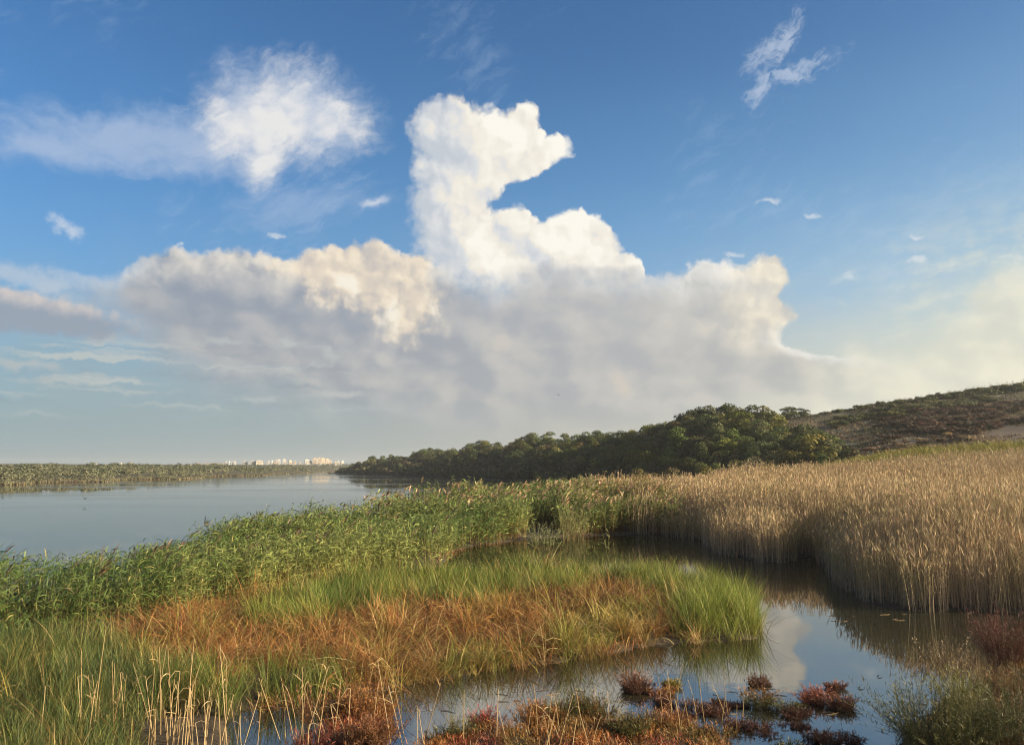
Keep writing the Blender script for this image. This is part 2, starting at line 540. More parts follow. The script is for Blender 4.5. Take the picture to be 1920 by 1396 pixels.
def ribbons(paths, widths, sides, cols):
    """paths N,K,3 / widths N,K / sides N,3 / cols N,3 or N,K,3 -> verts, quads, colours"""
    N, K, _ = paths.shape
    off = sides[:, None, :] * (widths[:, :, None] * 0.5)
    v = np.stack([paths - off, paths + off], axis=2).reshape(N * K * 2, 3)
    base = (np.arange(N) * K * 2)[:, None] + (np.arange(K - 1) * 2)[None, :]
    q = np.stack([base, base + 1, base + 3, base + 2], axis=-1).reshape(-1, 4)
    if cols.ndim == 2: cols = np.repeat(cols[:, None, :], K, 1)
    c = np.repeat(cols[:, :, None, :], 2, axis=2).reshape(-1, 3)
    return v, q, c


class Acc:
    def __init__(s): s.v, s.q, s.c, s.n = [], [], [], 0
    def add(s, v, q, c):
        s.v.append(v); s.q.append(q + s.n); s.c.append(c); s.n += len(v)
    def rib(s, *a): s.add(*ribbons(*a))
    def mesh(s, name, mat, smooth=True):
        return mesh_np(name, np.concatenate(s.v), np.concatenate(s.q), mat, np.concatenate(s.c), smooth)


def nrm(v): return v / (np.linalg.norm(v, axis=-1, keepdims=True) + 1e-9)


def arcs(base, az, elev, length, droop, K=4):
    """curved centre lines: start at base, leave at compass az and elevation, bend down by droop (radians) along the way"""
    N = len(base)
    pts = np.zeros((N, K, 3)); pts[:, 0] = base
    st = length / (K - 1)
    for k in range(1, K):
        el = elev - droop * (k - 0.5) / (K - 1)
        d = np.stack([np.sin(az) * np.cos(el), np.cos(az) * np.cos(el), np.sin(el)], -1)
        pts[:, k] = pts[:, k - 1] + d * st[:, None]
    return pts


def hside(az, twist):
    """a side vector for a blade that leaves along az, rolled by twist"""
    return np.stack([np.cos(az) * np.cos(twist), -np.sin(az) * np.cos(twist), np.sin(twist)], -1)


def U(a, b, n): return RNG.uniform(a, b, n)


def jit(col, n, hv=0.12, vv=0.25):
    """n copies of a base colour with natural variation"""
    c = np.asarray(col, float)[None, :] * (1 + RNG.normal(0, vv, (n, 1))) * (1 + RNG.normal(0, hv, (n, 3)))
    return np.clip(c, 0.004, 0.9)


# ---------------------------------------------------------------- materials
def mat_new(name):
    m = bpy.data.materials.new(name)
    m.use_nodes = True
    return m, NT(m.node_tree)


def finish(t, bsdf):
    o = t.new('ShaderNodeOutputMaterial')
    t.t.links.new(bsdf, o.inputs[0])


PLANT_GAIN = 0.86          # one measured trim for all plant colours


def leaf_mat(name, trans=0.3, rough=0.55, spec=0.25, rnd=0.0):
    m, t = mat_new(name)
    a = t.new('ShaderNodeAttribute'); a.attribute_name = 'tint'
    c = t.vm('SCALE', S(t, a.outputs['Color']))
    c.s.node.inputs['Scale'].default_value = PLANT_GAIN
    if rnd:
        oi = t.new('ShaderNodeObjectInfo')
        k = S(t, oi.outputs['Random'])
        hs = t.new('ShaderNodeHueSaturation')
        t.put(hs.inputs['Hue'], 0.5 + (k - 0.5) * 0.05 * rnd)
        t.put(hs.inputs['Saturation'], 0.85 + t.m('FRACT', k * 7.3) * 0.35)
        t.put(hs.inputs['Value'], 1.0 + (t.m('FRACT', k * 13.7) - 0.5) * 0.8 * rnd)
        t.put(hs.inputs['Color'], c)
        c = S(t, hs.outputs[0])
    b = t.new('ShaderNodeBsdfPrincipled')
    t.put(b.inputs['Base Color'], c)
    b.inputs['Roughness'].default_value = rough
    b.inputs['Specular IOR Level'].default_value = spec
    tr = t.new('ShaderNodeBsdfTranslucent')
    t.put(tr.inputs[0], c)
    mx = t.new('ShaderNodeMixShader')
    mx.inputs[0].default_value = trans
    t.t.links.new(b.outputs[0], mx.inputs[1]); t.t.links.new(tr.outputs[0], mx.inputs[2])
    finish(t, mx.outputs[0])
    return m


M_LEAF = leaf_mat('leaf', 0.24)
M_STRAW = leaf_mat('straw', 0.16, 0.6, 0.2)
M_CROWN = leaf_mat('crown_leaf', 0.22, 0.65, 0.15, 1.0)


def bark_mat():
    m, t = mat_new('bark')
    tc = t.new('ShaderNodeTexCoord')
    n = t.noise(S(t, tc.outputs['Object']), 3.0, 5, 0.6, '3D')
    b = t.new('ShaderNodeBsdfPrincipled')
    t.put(b.inputs['Base Color'], t.ramp(n, [(0.2, (0.05, 0.04, 0.03)), (0.8, (0.16, 0.13, 0.10))]))
    b.inputs['Roughness'].default_value = 0.9
    finish(t, b.outputs[0])
    return m


M_BARK = bark_mat()

# ---------------------------------------------------------------- where land and water meet (outlines on the water level)
SHORE_A = [(-900, 1500), (-300, 1480), (440, 1425), (452, 1348), (520, 1324), (610, 1318), (700, 1306), (760, 1292), (860, 1272), (940, 1258), (1040, 1246), (1130, 1233), (1200, 1219),
           (1290, 1209), (1380, 1208), (1424, 1196), (1428, 1162), (1402, 1138), (1350, 1118), (1250, 1097), (1150, 1085), (1000, 1080), (880, 1085), (800, 1092), (700, 1100),
           (690, 1083), (760, 1073), (838, 1060), (850, 1036), (900, 1022), (1000, 1011), (1090, 1005), (1228, 1003),
           (1300, 1013), (1312, 1014), (1335, 1038), (1395, 1048), (1430, 1058), (1478, 1056), (1496, 1046), (1522, 1044), (1545, 1064), (1565, 1092), (1600, 1122), (1650, 1140), (1720, 1147),
           (1830, 1149), (1920, 1153), (2100, 1162), (2700, 1210), (6000, 1210), (3600, 936), (1920, 936), (1700, 938), (1500, 944), (1300, 946), (1200, 952), (1110, 958), (1000, 966), (850, 983), (790, 989),
           (720, 996), (640, 1011), (560, 1020), (480, 1028), (400, 1054), (330, 1077), (230, 1100), (100, 1125), (0, 1134), (-200, 1150), (-900, 1190)]
SHORE_B = [(600, 1440), (598, 1338), (640, 1306), (718, 1312), (742, 1345), (740, 1440)]
SHORE_C = [(735, 1450), (765, 1405), (800, 1385), (860, 1374), (950, 1362), (1010, 1344), (1090, 1336), (1180, 1352), (1240, 1364), (1300, 1374), (1352, 1384), (1370, 1410), (1380, 1450)]
SHORE_D = [(1650, 1450), (1664, 1405), (1690, 1368), (1730, 1340), (1780, 1310), (1830, 1276), (1880, 1246), (1920, 1232), (2100, 1225), (2700, 1240), (3200, 1440)]
SHORES = [[G(*p) for p in s] for s in (SHORE_A, SHORE_B, SHORE_C, SHORE_D)]

# ground height away from the water, per bearing (picture column): (forward distance, height)
COLS = {
    -2500: [(120, -1), (150, 0.6), (400, 5), (2500, 22), (7000, 26)],
    -600: [(200, -1), (222, 0.6), (400, 4), (1200, 9), (2500, 20), (7000, 26)],
    0: [(240, -1), (257, 0.5), (330, 1.6), (500, 4), (1200, 9), (2500, 20), (7000, 26)],
    150: [(288, -1), (307, 0.5), (380, 1.6), (560, 4), (1200, 8), (2500, 18), (7000, 26)],
    300: [(355, -1), (380, 0.5), (480, 2), (700, 5), (1200, 8), (2500, 16), (7000, 26)],
    450: [(500, -1), (532, 0.5), (640, 2.5), (1000, 5), (1600, 10), (2300, 16), (7000, 26)],
    540: [(690, -1), (725, 0.5), (860, 2.5), (1200, 6), (1700, 11), (2300, 16), (7000, 26)],
    612: [(980, -1), (1040, 0.5), (1200, 3), (1700, 9), (2300, 16), (7000, 26)],
    632: [(775, -1), (800, -1), (850, -1), (1040, -1), (1120, 0.5), (1700, 8), (2300, 16), (7000, 26)],
    642: [(765, -1), (785, 0.4), (840, 2.0), (880, -1), (1150, -1), (1250, 1), (1700, 8), (2300, 16), (7000, 26)],
    700: [(655, -1), (675, 0.5), (740, 7.5), (820, 6), (900, -1), (1400, -1), (1550, 2), (2300, 12), (7000, 26)],
    800: [(540, -1), (556, 0.5), (640, 13), (760, 12), (1000, 4), (2300, 10), (7000, 26)],
    900: [(425, -1), (440, 0.5), (520, 15), (680, 14), (1000, 8), (7000, 26)],
    1000: [(338, -1), (352, 0.5), (440, 15), (600, 15), (1000, 10), (7000, 26)],
    1100: [(278, -1), (290, 0.5), (370, 14), (560, 16), (1000, 10), (7000, 26)],
    1200: [(232, -1), (244, 0.8), (320, 15), (560, 18), (1000, 12), (7000, 26)],
    1300: [(100, 0.1), (140, 1.4), (190, 0.6), (210, 1.5), (290, 18), (560, 22), (1000, 14), (7000, 26)],
    1400: [(85, 0.1), (135, 2.2), (170, 1.5), (200, 3), (280, 20), (560, 25), (1000, 16), (7000, 26)],
    1450: [(85, 0.1), (135, 2.5), (170, 2.2), (210, 5), (290, 21), (345, 27), (560, 29), (1000, 16), (7000, 26)],
    1550: [(85, 0.1), (135, 3.0), (165, 3.6), (220, 10), (270, 19), (330, 29), (560, 31), (1000, 18), (7000, 26)],
    1700: [(85, 0.15), (138, 4.0), (165, 7), (200, 11), (250, 19.5), (330, 33.5), (420, 36), (1000, 22), (7000, 26)],
    1920: [(85, 0.2), (138, 5.0), (165, 9), (200, 14), (250, 23.5), (330, 39), (420, 42), (1000, 28), (7000, 26)],
    2500: [(75, 0.2), (130, 6), (165, 11), (200, 18), (250, 28), (330, 46), (420, 50), (1000, 30), (7000, 26)],
    5000: [(60, 0.2), (110, 8), (200, 22), (330, 40), (500, 46), (1000, 30), (7000, 26)],
}
_cx = sorted(COLS)


def far_height(X, Y):
    Ys = np.maximum(Y, 1.0)
    px = 960 + FPX * X / Ys                    # bearing as a column
    px = np.clip(np.where(Y <= 1, np.where(X < 0, -2500, 5000), px), -2500, 5000)
    out = np.full(X.shape, -1.0)
    zs = np.stack([np.interp(Y, [q[0] for q in COLS[c]], [q[1] for q in COLS[c]]) for c in _cx])
    cx = np.array(_cx, float)
    i = np.clip(np.searchsorted(cx, px) - 1, 0, len(cx) - 2)
    t = (px - cx[i]) / (cx[i + 1] - cx[i])
    n = np.arange(X.size).reshape(X.shape)
    zf = zs.reshape(len(cx), -1)
    return (zf[i.ravel(), n.ravel()] * (1 - t.ravel()) + zf[i.ravel() + 1, n.ravel()] * t.ravel()).reshape(X.shape)


def ground_z(X, Y):
    X = np.asarray(X, float); Y = np.asarray(Y, float)
    far = far_height(X, Y)
    far = far + np.where(far > 1.5, (vnoise(X, Y, 28, 4, 2) - 0.5) * 0.12 * np.minimum(far, 22), 0)
    sd = np.full(X.shape, -1e9)
    for s in SHORES:
        ins = inside(X, Y, s)
        d = edge_dist(X, Y, s)
        sd = np.maximum(sd, np.where(ins, d, -d))
    sd = sd + (vnoise(X, Y, 0.9, 3, 5) - 0.5) * 0.7
    near = np.clip(0.02 + (sd - 0.35) * 0.35, -0.6, 0.10) + np.where(sd > 0.1, (vnoise(X, Y, 0.7, 3, 8) - 0.4) * 0.12, 0)
    # the bank the photographer stands on
    bank = np.interp(Y, [-60, -3, 2, 9, 13.6, 15.6], [5.2, 4.0, 3.4, 1.5, 0.25, -0.5]) + (vnoise(X, Y, 1.2, 3, 4) - 0.5) * 0.25
    near = np.maximum(near, np.where(Y < 16, bank, -1))
    k = np.clip((Y - 85) / 40, 0, 1)
    return np.maximum(near, np.where(Y > 84, far * 1.0, -1)) if X.ndim else float(np.maximum(near, far))


def gz(x, y): return float(ground_z(np.array([x]), np.array([y]))[0])


def ground_material():
    m, t = mat_new('soil')
    g = t.new('ShaderNodeNewGeometry')
    pos = S(t, g.outputs['Position'])
    n1 = t.noise(pos, 0.06, 5, 0.6, '3D'); n2 = t.noise(pos, 1.7, 6, 0.65, '3D'); n3 = t.noise(pos, 0.018, 3, 0.5, '3D')
    x, y, z = t.sep(pos)
    mud = t.ramp(n2, [(0.25, (0.018, 0.013, 0.008)), (0.5, (0.045, 0.032, 0.018)), (0.8, (0.09, 0.065, 0.035))])
    dry = t.ramp(n1 * 0.6 + n2 * 0.4, [(0.25, (0.035, 0.024, 0.017)), (0.45, (0.065, 0.045, 0.03)), (0.6, (0.095, 0.066, 0.043)), (0.8, (0.14, 0.10, 0.065))])
    green = t.ramp(n2, [(0.3, (0.04, 0.05, 0.02)), (0.7, (0.10, 0.11, 0.045))])
    hill = t.mix(t.sm(0.42, 0.62, n3 + (n1 - 0.5) * 0.5), dry, green)
    c = t.mix(t.sm(0.35, 1.6, z + n1 * 0.8), mud, hill)
    b = t.new('ShaderNodeBsdfPrincipled')
    t.put(b.inputs['Base Color'], t.mix(1.0, c, (PLANT_GAIN,) * 3, 'MULTIPLY'))
    t.put(b.inputs['Roughness'], 0.9)
    bp = t.new('ShaderNodeBump')
    bp.inputs['Strength'].default_value = 0.6; bp.inputs['Distance'].default_value = 0.2
    t.put(bp.inputs['Height'], n2)
    t.t.links.new(bp.outputs[0], b.inputs['Normal'])
    finish(t, b.outputs[0])
    return m


M_SOIL = ground_material()


def build_ground():
    rr = [0.5]
    while rr[-1] < 7500:
        rr.append(rr[-1] * (1.017 if rr[-1] < 420 else 1.035) + 0.02)
    rr = np.array(rr)
    az = np.concatenate([np.arange(-180, -42, 4.0), np.arange(-42, 42, 0.17), np.arange(42, 180.1, 4.0)])
    az = np.radians(az)
    A, Rr = np.meshgrid(az, rr, indexing='ij')
    X = np.sin(A) * Rr; Y = np.cos(A) * Rr
    Z = ground_z(X, Y)
    na, nr = X.shape
    v = np.stack([X, Y, Z], -1).reshape(-1, 3)
    i, j = np.meshgrid(np.arange(na - 1), np.arange(nr - 1), indexing='ij')
    a = i * nr + j
    q = np.stack([a, a + 1, a + nr + 1, a + nr], -1).reshape(-1, 4)
    me = mesh_np('ground', v, q, M_SOIL)
    tag(link('ground', me), 'dark wet mud and dry brown soil of the marsh and hill', 'ground', kind='structure')


def water_material():
    m, t = mat_new('water')
    g = t.new('ShaderNodeNewGeometry')
    pos = S(t, g.outputs['Position'])
    x, y, z = t.sep(pos)
    near = t.sm(70, 30, y)
    w1 = t.noise(t.vm('MULTIPLY', pos, (0.55, 1.0, 1)), 3.2, 3, 0.55, '3D')
    w2 = t.noise(t.vm('MULTIPLY', pos, (0.35, 1.0, 1)), 0.55, 3, 0.5, '3D')
    patch = t.sm(0.42, 0.66, t.noise(t.vm('MULTIPLY', pos, (0.5, 1.2, 1)), 0.12, 3, 0.5, '3D'))
    b = t.new('ShaderNodeBsdfPrincipled')
    b.inputs['Base Color'].default_value = (0.020, 0.020, 0.012, 1)
    t.put(b.inputs['Roughness'], t.curve(y, [(0, 0.012), (60, 0.02), (150, 0.05), (7000, 0.07)]) * (0.6 + 1.3 * t.sm(0.40, 0.62, t.noise(t.vm('MULTIPLY', pos, (0.012, 0.035, 1)), 1.0, 4, 0.6, '3D'))))
    b.inputs['IOR'].default_value = 2.8
    b.inputs['Specular IOR Level'].default_value = 0.62
    bp = t.new('ShaderNodeBump')
    bp.inputs['Distance'].default_value = 0.02
    t.put(bp.inputs['Strength'], (0.05 + patch * 0.14) * t.curve(y, [(0, 1), (30, 1), (60, .5), (110, .14), (300, .06), (7000, .03)]))
    t.put(bp.inputs['Height'], w1 * 0.5 + w2)
    t.t.links.new(bp.outputs[0], b.inputs['Normal'])
    finish(t, b.outputs[0])
    return m


M_WATER = water_material()


def build_water():
    rr = np.array([0.0, 10, 20, 40, 80, 160, 320, 640, 1280, 2600, 7000])
    n = 96
    v = [(0, 0, 0)]
    for r in rr[1:]:
        for k in range(n):
            v.append((r * math.sin(2 * math.pi * k / n), r * math.cos(2 * math.pi * k / n), 0))
    tris = [(0, 1 + (k + 1) % n, 1 + k) for k in range(n)]
    q = []
    for i in range(len(rr) - 2):
        for k in range(n):
            a = 1 + i * n + k; b = 1 + i * n + (k + 1) % n
            q.append((a, b, b + n, a + n))
    me = mesh_np('water', v, q, M_WATER, tris=tris)
    tag(link('lake_water', me), 'calm grey lake and dark pools reflecting the clouds', 'water', kind='structure')


build_ground()
build_water()

# ---------------------------------------------------------------- reed beds and grasses (nobody could count the stems)
def scatter(poly_px, dens, y_ref, k, wander=0.35, ymax=None):
    """random points on the ground inside an outline; dens per square metre at distance y_ref, thinning as (y_ref/Y)**k"""
    w = np.array([G(*p) for p in poly_px])
    x0, y0 = w.min(0) - 0.5; x1, y1 = w.max(0) + 0.5
    pts = []
    edges = np.geomspace(max(y0, 4), y1, 14)
    for a, b in zip(edges[:-1], edges[1:]):
        d = dens * min(1.0, (y_ref / a)) ** k if a > y_ref else dens
        hw0, hw1 = max(x0, -0.9 * b), min(x1, 0.9 * b)
        if hw1 <= hw0: continue
        n = int(d * (hw1 - hw0) * (b - a))
        X = RNG.uniform(hw0, hw1, n); Y = RNG.uniform(a, b, n)
        ox = (vnoise(X, Y, 1.3, 2, 11) - 0.5) * 2 * wander; oy = (vnoise(X, Y, 1.3, 2, 12) - 0.5) * 2 * wander
        ok = inside(X + ox, Y + oy, [tuple(q) for q in w])
        pts.append(np.stack([X[ok], Y[ok]], -1))
    p = np.concatenate(pts)
    return p[:, 0], p[:, 1]


def reed_parts(acc, X, Y, Z, H, lean, tone_low, tone_top, wide, leaves, leaf_len, leaf_w, leaf_col, leaf_lo, leaf_hi, plume=0.0, plume_col=None, wind=1.2, stem_w=0.012, plume_len=0.3, le=(0.35, 1.25)):
    n = len(X)
    az = U(0, 2 * math.pi, n)
    base = np.stack([X, Y, Z - 0.15], -1)
    paths = arcs(base, az, np.pi / 2 - lean, H + 0.15, lean * 0.9, 4)
    w = (stem_w * wide)[:, None] * np.array([1, 0.9, 0.75, 0.5])[None]
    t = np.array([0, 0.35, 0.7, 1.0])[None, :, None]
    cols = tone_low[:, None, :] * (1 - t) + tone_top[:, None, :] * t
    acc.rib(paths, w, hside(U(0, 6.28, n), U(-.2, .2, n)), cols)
    # leaves
    for j in range(leaves):
        f = U(leaf_lo, leaf_hi, n)
        i = np.clip((f * 3).astype(int), 0, 2); fr = f * 3 - i
        r = np.arange(n)
        b = paths[r, i] * (1 - fr)[:, None] + paths[r, i + 1] * fr[:, None]
        a = RNG.normal(wind, 1.4, n)
        L = leaf_len * U(0.6, 1.25, n)
        pa = arcs(b, a, U(le[0], le[1], n), L, U(0.4, 1.8, n), 4)
        ww = (leaf_w * wide * U(0.7, 1.2, n))[:, None] * np.array([0.6, 1.0, 0.75, 0.08])[None]
        acc.rib(pa, ww, hside(a, U(-0.9, 0.9, n)), leaf_col(n))
    if plume > 0:
        k = RNG.random(n) < plume
        m = int(k.sum())
        if m:
            tip = paths[k, 3]
            for q in range(3):
                a = az[k] + RNG.normal(0, 0.7, m)
                pa = arcs(tip - np.array([0, 0, 0.05]), a, U(1.2, 1.56, m), plume_len * U(0.6, 1.3, m), U(0.0, 0.7, m), 4)
                ww = (0.020 * wide[k])[:, None] * np.array([0.35, 1.0, 0.8, 0.15])[None]
                acc.rib(pa, ww, hside(U(0, 6.28, m), U(-.5, .5, m)), jit(plume_col, m, 0.08, 0.25))


def mixcol(a, b, t): return np.asarray(a)[None] * (1 - t[:, None]) + np.asarray(b)[None] * t[:, None]


GREEN_REEDS = [(-700, 1222), (0, 1212), (60, 1206), (150, 1197), (230, 1188), (330, 1172), (430, 1146), (540, 1122), (640, 1100), (690, 1084), (760, 1073), (838, 1060), (850, 1037), (900, 1023), (1000, 1012), (1090, 1006), (1228, 1002), (1275, 1004),
               (1270, 985), (1200, 970), (1110, 960), (1000, 966), (850, 983), (790, 989), (720, 996), (640, 1011), (560, 1020), (480, 1028), (400, 1054), (330, 1077), (230, 1100), (100, 1125), (0, 1134), (-700, 1165)]


def green_reeds():
    X, Y = scatter(GREEN_REEDS, 30, 26, 1.0)
    k = vnoise(X, Y, 1.8, 2, 23) > 0.33
    X, Y = X[k], Y[k]
    px, py = P(X, Y)
    k = ~inside(px, py, [(986, 1020), (1046, 1018), (1046, 992), (986, 994)])
    X, Y, px, py = X[k], Y[k], px[k], py[k]
    n = len(X)
    Z = np.maximum(ground_z(X, Y), -0.1)
    v = vnoise(X, Y, 3.5, 2, 21)
    H = np.interp(Y, [24, 40, 55, 66, 75, 100], [2.05, 2.1, 2.3, 3.1, 3.7, 4.3]) * (0.62 + 0.62 * v) * (1 + RNG.normal(0, 0.09, n))
    # the outermost ring leans out low over the water
    wide = np.clip(Y / 30, 0.9, 3.2)
    v2 = vnoise(X, Y, 6, 3, 22)
    tan = np.clip((px - 1040) / 150, 0, 1) * np.clip((Y - 62) / 18, 0, 1)

    def lc(m):
        t = np.clip(v2 * 1.6 - 0.4 + RNG.normal(0, 0.25, m), 0, 1)
        c = mixcol((0.08, 0.14, 0.035), (0.27, 0.31, 0.095), t)
        y = RNG.random(m) < 0.06
        c[y] = (0.34, 0.30, 0.11)
        c = c * (1 - 0.75 * tan[:, None]) + np.array([0.36, 0.25, 0.10])[None] * 0.75 * tan[:, None]
        return np.clip(c * (1 + RNG.normal(0, 0.28, (m, 1))), 0.01, 0.8)
    acc = Acc()
    reed_parts(acc, X, Y, Z, H, np.abs(RNG.normal(0, 0.15, n)) + 0.02, jit((0.26, 0.15, 0.06), n), jit((0.13, 0.17, 0.06), n), wide, 9, 0.46, 0.036, lc, 0.16, 0.99,
               plume=0.0, stem_w=0.013)
    # plumes on the far, tall part and a few dark ones along the whole bed
    k = (RNG.random(n) < np.where(Y > 64, 0.16, 0.02))
    m = int(k.sum())
    base = np.stack([X[k], Y[k], Z[k] + H[k] * 0.86], -1)
    for q in range(4):
        a = RNG.normal(1.3, 0.8, m)
        pa = arcs(base, a, U(1.1, 1.5, m), 0.62 * U(0.8, 1.25, m), U(0.5, 1.5, m), 4)
        far = Y[k] > 60
        c = np.where(far[:, None], jit((0.40, 0.28, 0.17), m), jit((0.13, 0.09, 0.06), m))
        acc.rib(pa, (0.05 * wide[k])[:, None] * np.array([0.15, 0.7, 1.0, 0.2])[None], hside(U(0, 6.28, m), U(-.5, .5, m)), c)
    # dead brown lower stems and skirts of bent leaves along the water's edge
    tag(link('green_reeds', acc.mesh('green_reeds', M_LEAF)), 'broad green reed bed along the lake with long arching leaves', 'reeds', kind='stuff')


DRY_REEDS = [(1100, 1000), (1228, 1004), (1300, 1013), (1312, 1014), (1335, 1038), (1395, 1048), (1430, 1058), (1478, 1056), (1496, 1046), (1522, 1044), (1545, 1064), (1565, 1092), (1600, 1122), (1650, 1140), (1720, 1147),
             (1830, 1149), (1920, 1153), (2100, 1162), (2500, 1200), (3000, 1000), (2300, 935), (1920, 936), (1700, 938), (1500, 942), (1300, 944), (1200, 950), (1110, 957), (1080, 970)]


def dry_reeds():
    X, Y = scatter(DRY_REEDS, 66, 32, 1.2, wander=0.3)
    px, py = P(X, Y)
    keep = ~(inside(px, py, [(1080, 1012), (1290, 1003), (1290, 985), (1190, 972), (1080, 975)]) & (RNG.random(len(px)) > np.clip((px - 1170) / 110, 0, 1))) & (px < 2150)
    keep &= vnoise(X, Y, 1.1, 2, 38) > np.where(Y < 75, 0.30, 0.2)
    X, Y, px = X[keep], Y[keep], px[keep]
    n = len(X)
    Z = np.maximum(ground_z(X, Y), -0.15)
    v = vnoise(X, Y, 5, 3, 31)
    v_ = vnoise(X, Y, 2.2, 2, 37)
    H = (2.35 + 0.9 * v + 0.75 * v_) * (1 + RNG.normal(0, 0.10, n)) + np.clip((Y - 80) / 40, 0, 1) * 0.35
    dE = edge_dist(X, Y, SHORES[0])
    H = H * np.clip(0.50 + 0.5 * (dE / (2.0 + 6.0 * vnoise(X, Y, 4.0, 2, 39))) ** 0.8, 0.4, 1.12)
    # the lower clump that stands out into the pool, and sunken lanes between stands
    clump = inside(px, P(X, Y)[1], [(1225, 1020), (1310, 1020), (1310, 985), (1225, 985)])
    H = np.where(clump, H * 0.72, H)
    wide = np.clip((Y / 32) ** 0.8, 0.9, 3.0)
    v2 = vnoise(X, Y, 9, 3, 33)
    low = jit((0.35, 0.29, 0.22), n, 0.05, 0.25)  # bare stalk tone, greyed: the front's shade is put into the colour
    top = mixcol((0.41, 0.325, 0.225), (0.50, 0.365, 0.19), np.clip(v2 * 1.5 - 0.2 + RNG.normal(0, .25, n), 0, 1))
    gr = (vnoise(X, Y, 4, 2, 35) > 0.60) & (Y < 70)
    top[gr] = top[gr] * 0.6 + np.array([0.22, 0.22, 0.06]) * 0.4
    yg = np.clip((Y - 112) / 14, 0, 1) * np.clip((px - 1430) / 250, 0, 1) * np.clip(vnoise(X, Y, 12, 2, 36) * 2.2 - 0.35, 0, 1)
    top = top * (1 - 0.8 * yg[:, None]) + np.array([0.26, 0.25, 0.06])[None] * 0.8 * yg[:, None]
    dead = RNG.random(n) < 0.2
    top[dead] *= 0.55; low[dead] *= 0.55

    def lc(m):
        return np.clip(top * (1 + RNG.normal(0, 0.2, (m, 1))), 0.01, 0.8)
    acc = Acc()
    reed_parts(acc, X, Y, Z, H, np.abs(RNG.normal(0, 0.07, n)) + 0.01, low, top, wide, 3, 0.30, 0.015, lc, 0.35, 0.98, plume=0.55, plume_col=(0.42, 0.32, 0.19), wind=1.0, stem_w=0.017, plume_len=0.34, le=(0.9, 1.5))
    tag(link('dry_reeds', acc.mesh('dry_reeds', M_STRAW)), 'tall dry golden reed bed with bare stems, greyed by painted shade, standing in the pool', 'reeds', kind='stuff')


def tuft_hash(x, y):
    i, j = np.floor(x / 0.62), np.floor(y / 0.62)
    return np.abs(np.sin(i * 91.7 + j * 57.3) * 9631.7) % 1


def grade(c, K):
    """brown thatch tone at the foot of each blade, darkened to paint in shade"""
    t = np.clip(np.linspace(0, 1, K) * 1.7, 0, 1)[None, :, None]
    root = c * 0.3 + np.array([0.13, 0.085, 0.036])[None] * 0.6  # dark root tone stands in for shade between the plants
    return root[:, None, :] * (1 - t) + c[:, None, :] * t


def grass(name, label, X, Y, Hf, colf, bend=(0.3, 1.1), blades=7, width=0.009, spread=0.10, mat=None, lean=(0.05, 0.45), K=4, wind=1.4, windy=1.5):
    # stems gather into tussocks that lean outwards from their middles
    cell = 0.62
    ci, cj = np.floor(X / cell), np.floor(Y / cell)
    h1 = np.abs(np.sin(ci * 127.1 + cj * 311.7) * 43758.5) % 1; h2 = np.abs(np.sin(ci * 269.5 + cj * 183.3) * 24634.6) % 1; h3 = np.abs(np.sin(ci * 419.2 + cj * 371.9) * 13758.5) % 1
    cx_ = (ci + 0.2 + 0.6 * h1) * cell; cy_ = (cj + 0.2 + 0.6 * h2) * cell
    oa = np.arctan2(X - cx_, Y - cy_); od = np.hypot(X - cx_, Y - cy_)
    X = X + (cx_ - X) * 0.45; Y = Y + (cy_ - Y) * 0.45
    tone_ = (0.68 + 0.64 * h3)[:, None]
    n = len(X)
    Z = ground_z(X, Y)
    acc = Acc()
    H0 = Hf(X, Y) * (0.78 + 0.5 * h2)
    for j in range(blades):
        H = H0 * U(0.55, 1.12, n)
        a = np.where(RNG.random(n) < 0.6, oa + RNG.normal(0, .6, n), RNG.normal(wind, windy, n))
        b = np.stack([X + RNG.normal(0, spread, n), Y + RNG.normal(0, spread, n), Z - 0.06], -1)
        pa = arcs(b, a, np.pi / 2 - U(lean[0], lean[1], n) * (0.6 + 1.3 * np.clip(od / cell, 0, .7)), H + 0.06, U(bend[0], bend[1], n), K)
        w = (width * np.clip(Y / 22, 0.8, 3) * U(0.7, 1.3, n))[:, None] * np.interp(np.linspace(0, 1, K), [0, 0.5, 1], [0.9, 1, 0.12])[None]
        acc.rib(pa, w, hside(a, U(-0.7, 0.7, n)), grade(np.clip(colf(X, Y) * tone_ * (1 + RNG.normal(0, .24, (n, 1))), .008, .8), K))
    tag(link(name, acc.mesh(name, mat or M_LEAF)), label, 'grass', kind='stuff')


ISLAND = [(-500, 1500), (-500, 1200), (0, 1196), (150, 1180), (240, 1172), (340, 1160), (440, 1142), (540, 1126), (640, 1104), (700, 1101), (800, 1099), (880, 1095), (1000, 1081), (1150, 1086), (1250, 1098), (1350, 1119), (1402, 1141),
          (1427, 1162), (1423, 1195), (1380, 1207), (1290, 1208), (1200, 1218), (1130, 1232), (1040, 1245), (940, 1257), (860, 1271), (760, 1291), (700, 1305), (610, 1317), (520, 1323), (452, 1347), (420, 1356), (330, 1358), (262, 1372), (240, 1440), (200, 1500)]
Z_FAR = [(500, 1150), (640, 1104), (700, 1095), (800, 1090), (880, 1084), (1000, 1080), (1150, 1086), (1250, 1097), (1320, 1110), (1290, 1128), (1200, 1124), (1080, 1126), (980, 1140), (880, 1158), (800, 1150), (700, 1160), (620, 1185), (540, 1200), (470, 1190)]
Z_END = [(1262, 1212), (1280, 1160), (1290, 1120), (1340, 1106), (1402, 1137), (1430, 1160), (1428, 1198), (1380, 1212)]
Z_LEFT = [(-500, 1210), (0, 1205), (120, 1200), (200, 1205), (240, 1240), (270, 1290), (330, 1330), (430, 1340), (440, 1425), (300, 1500), (-500, 1500)]
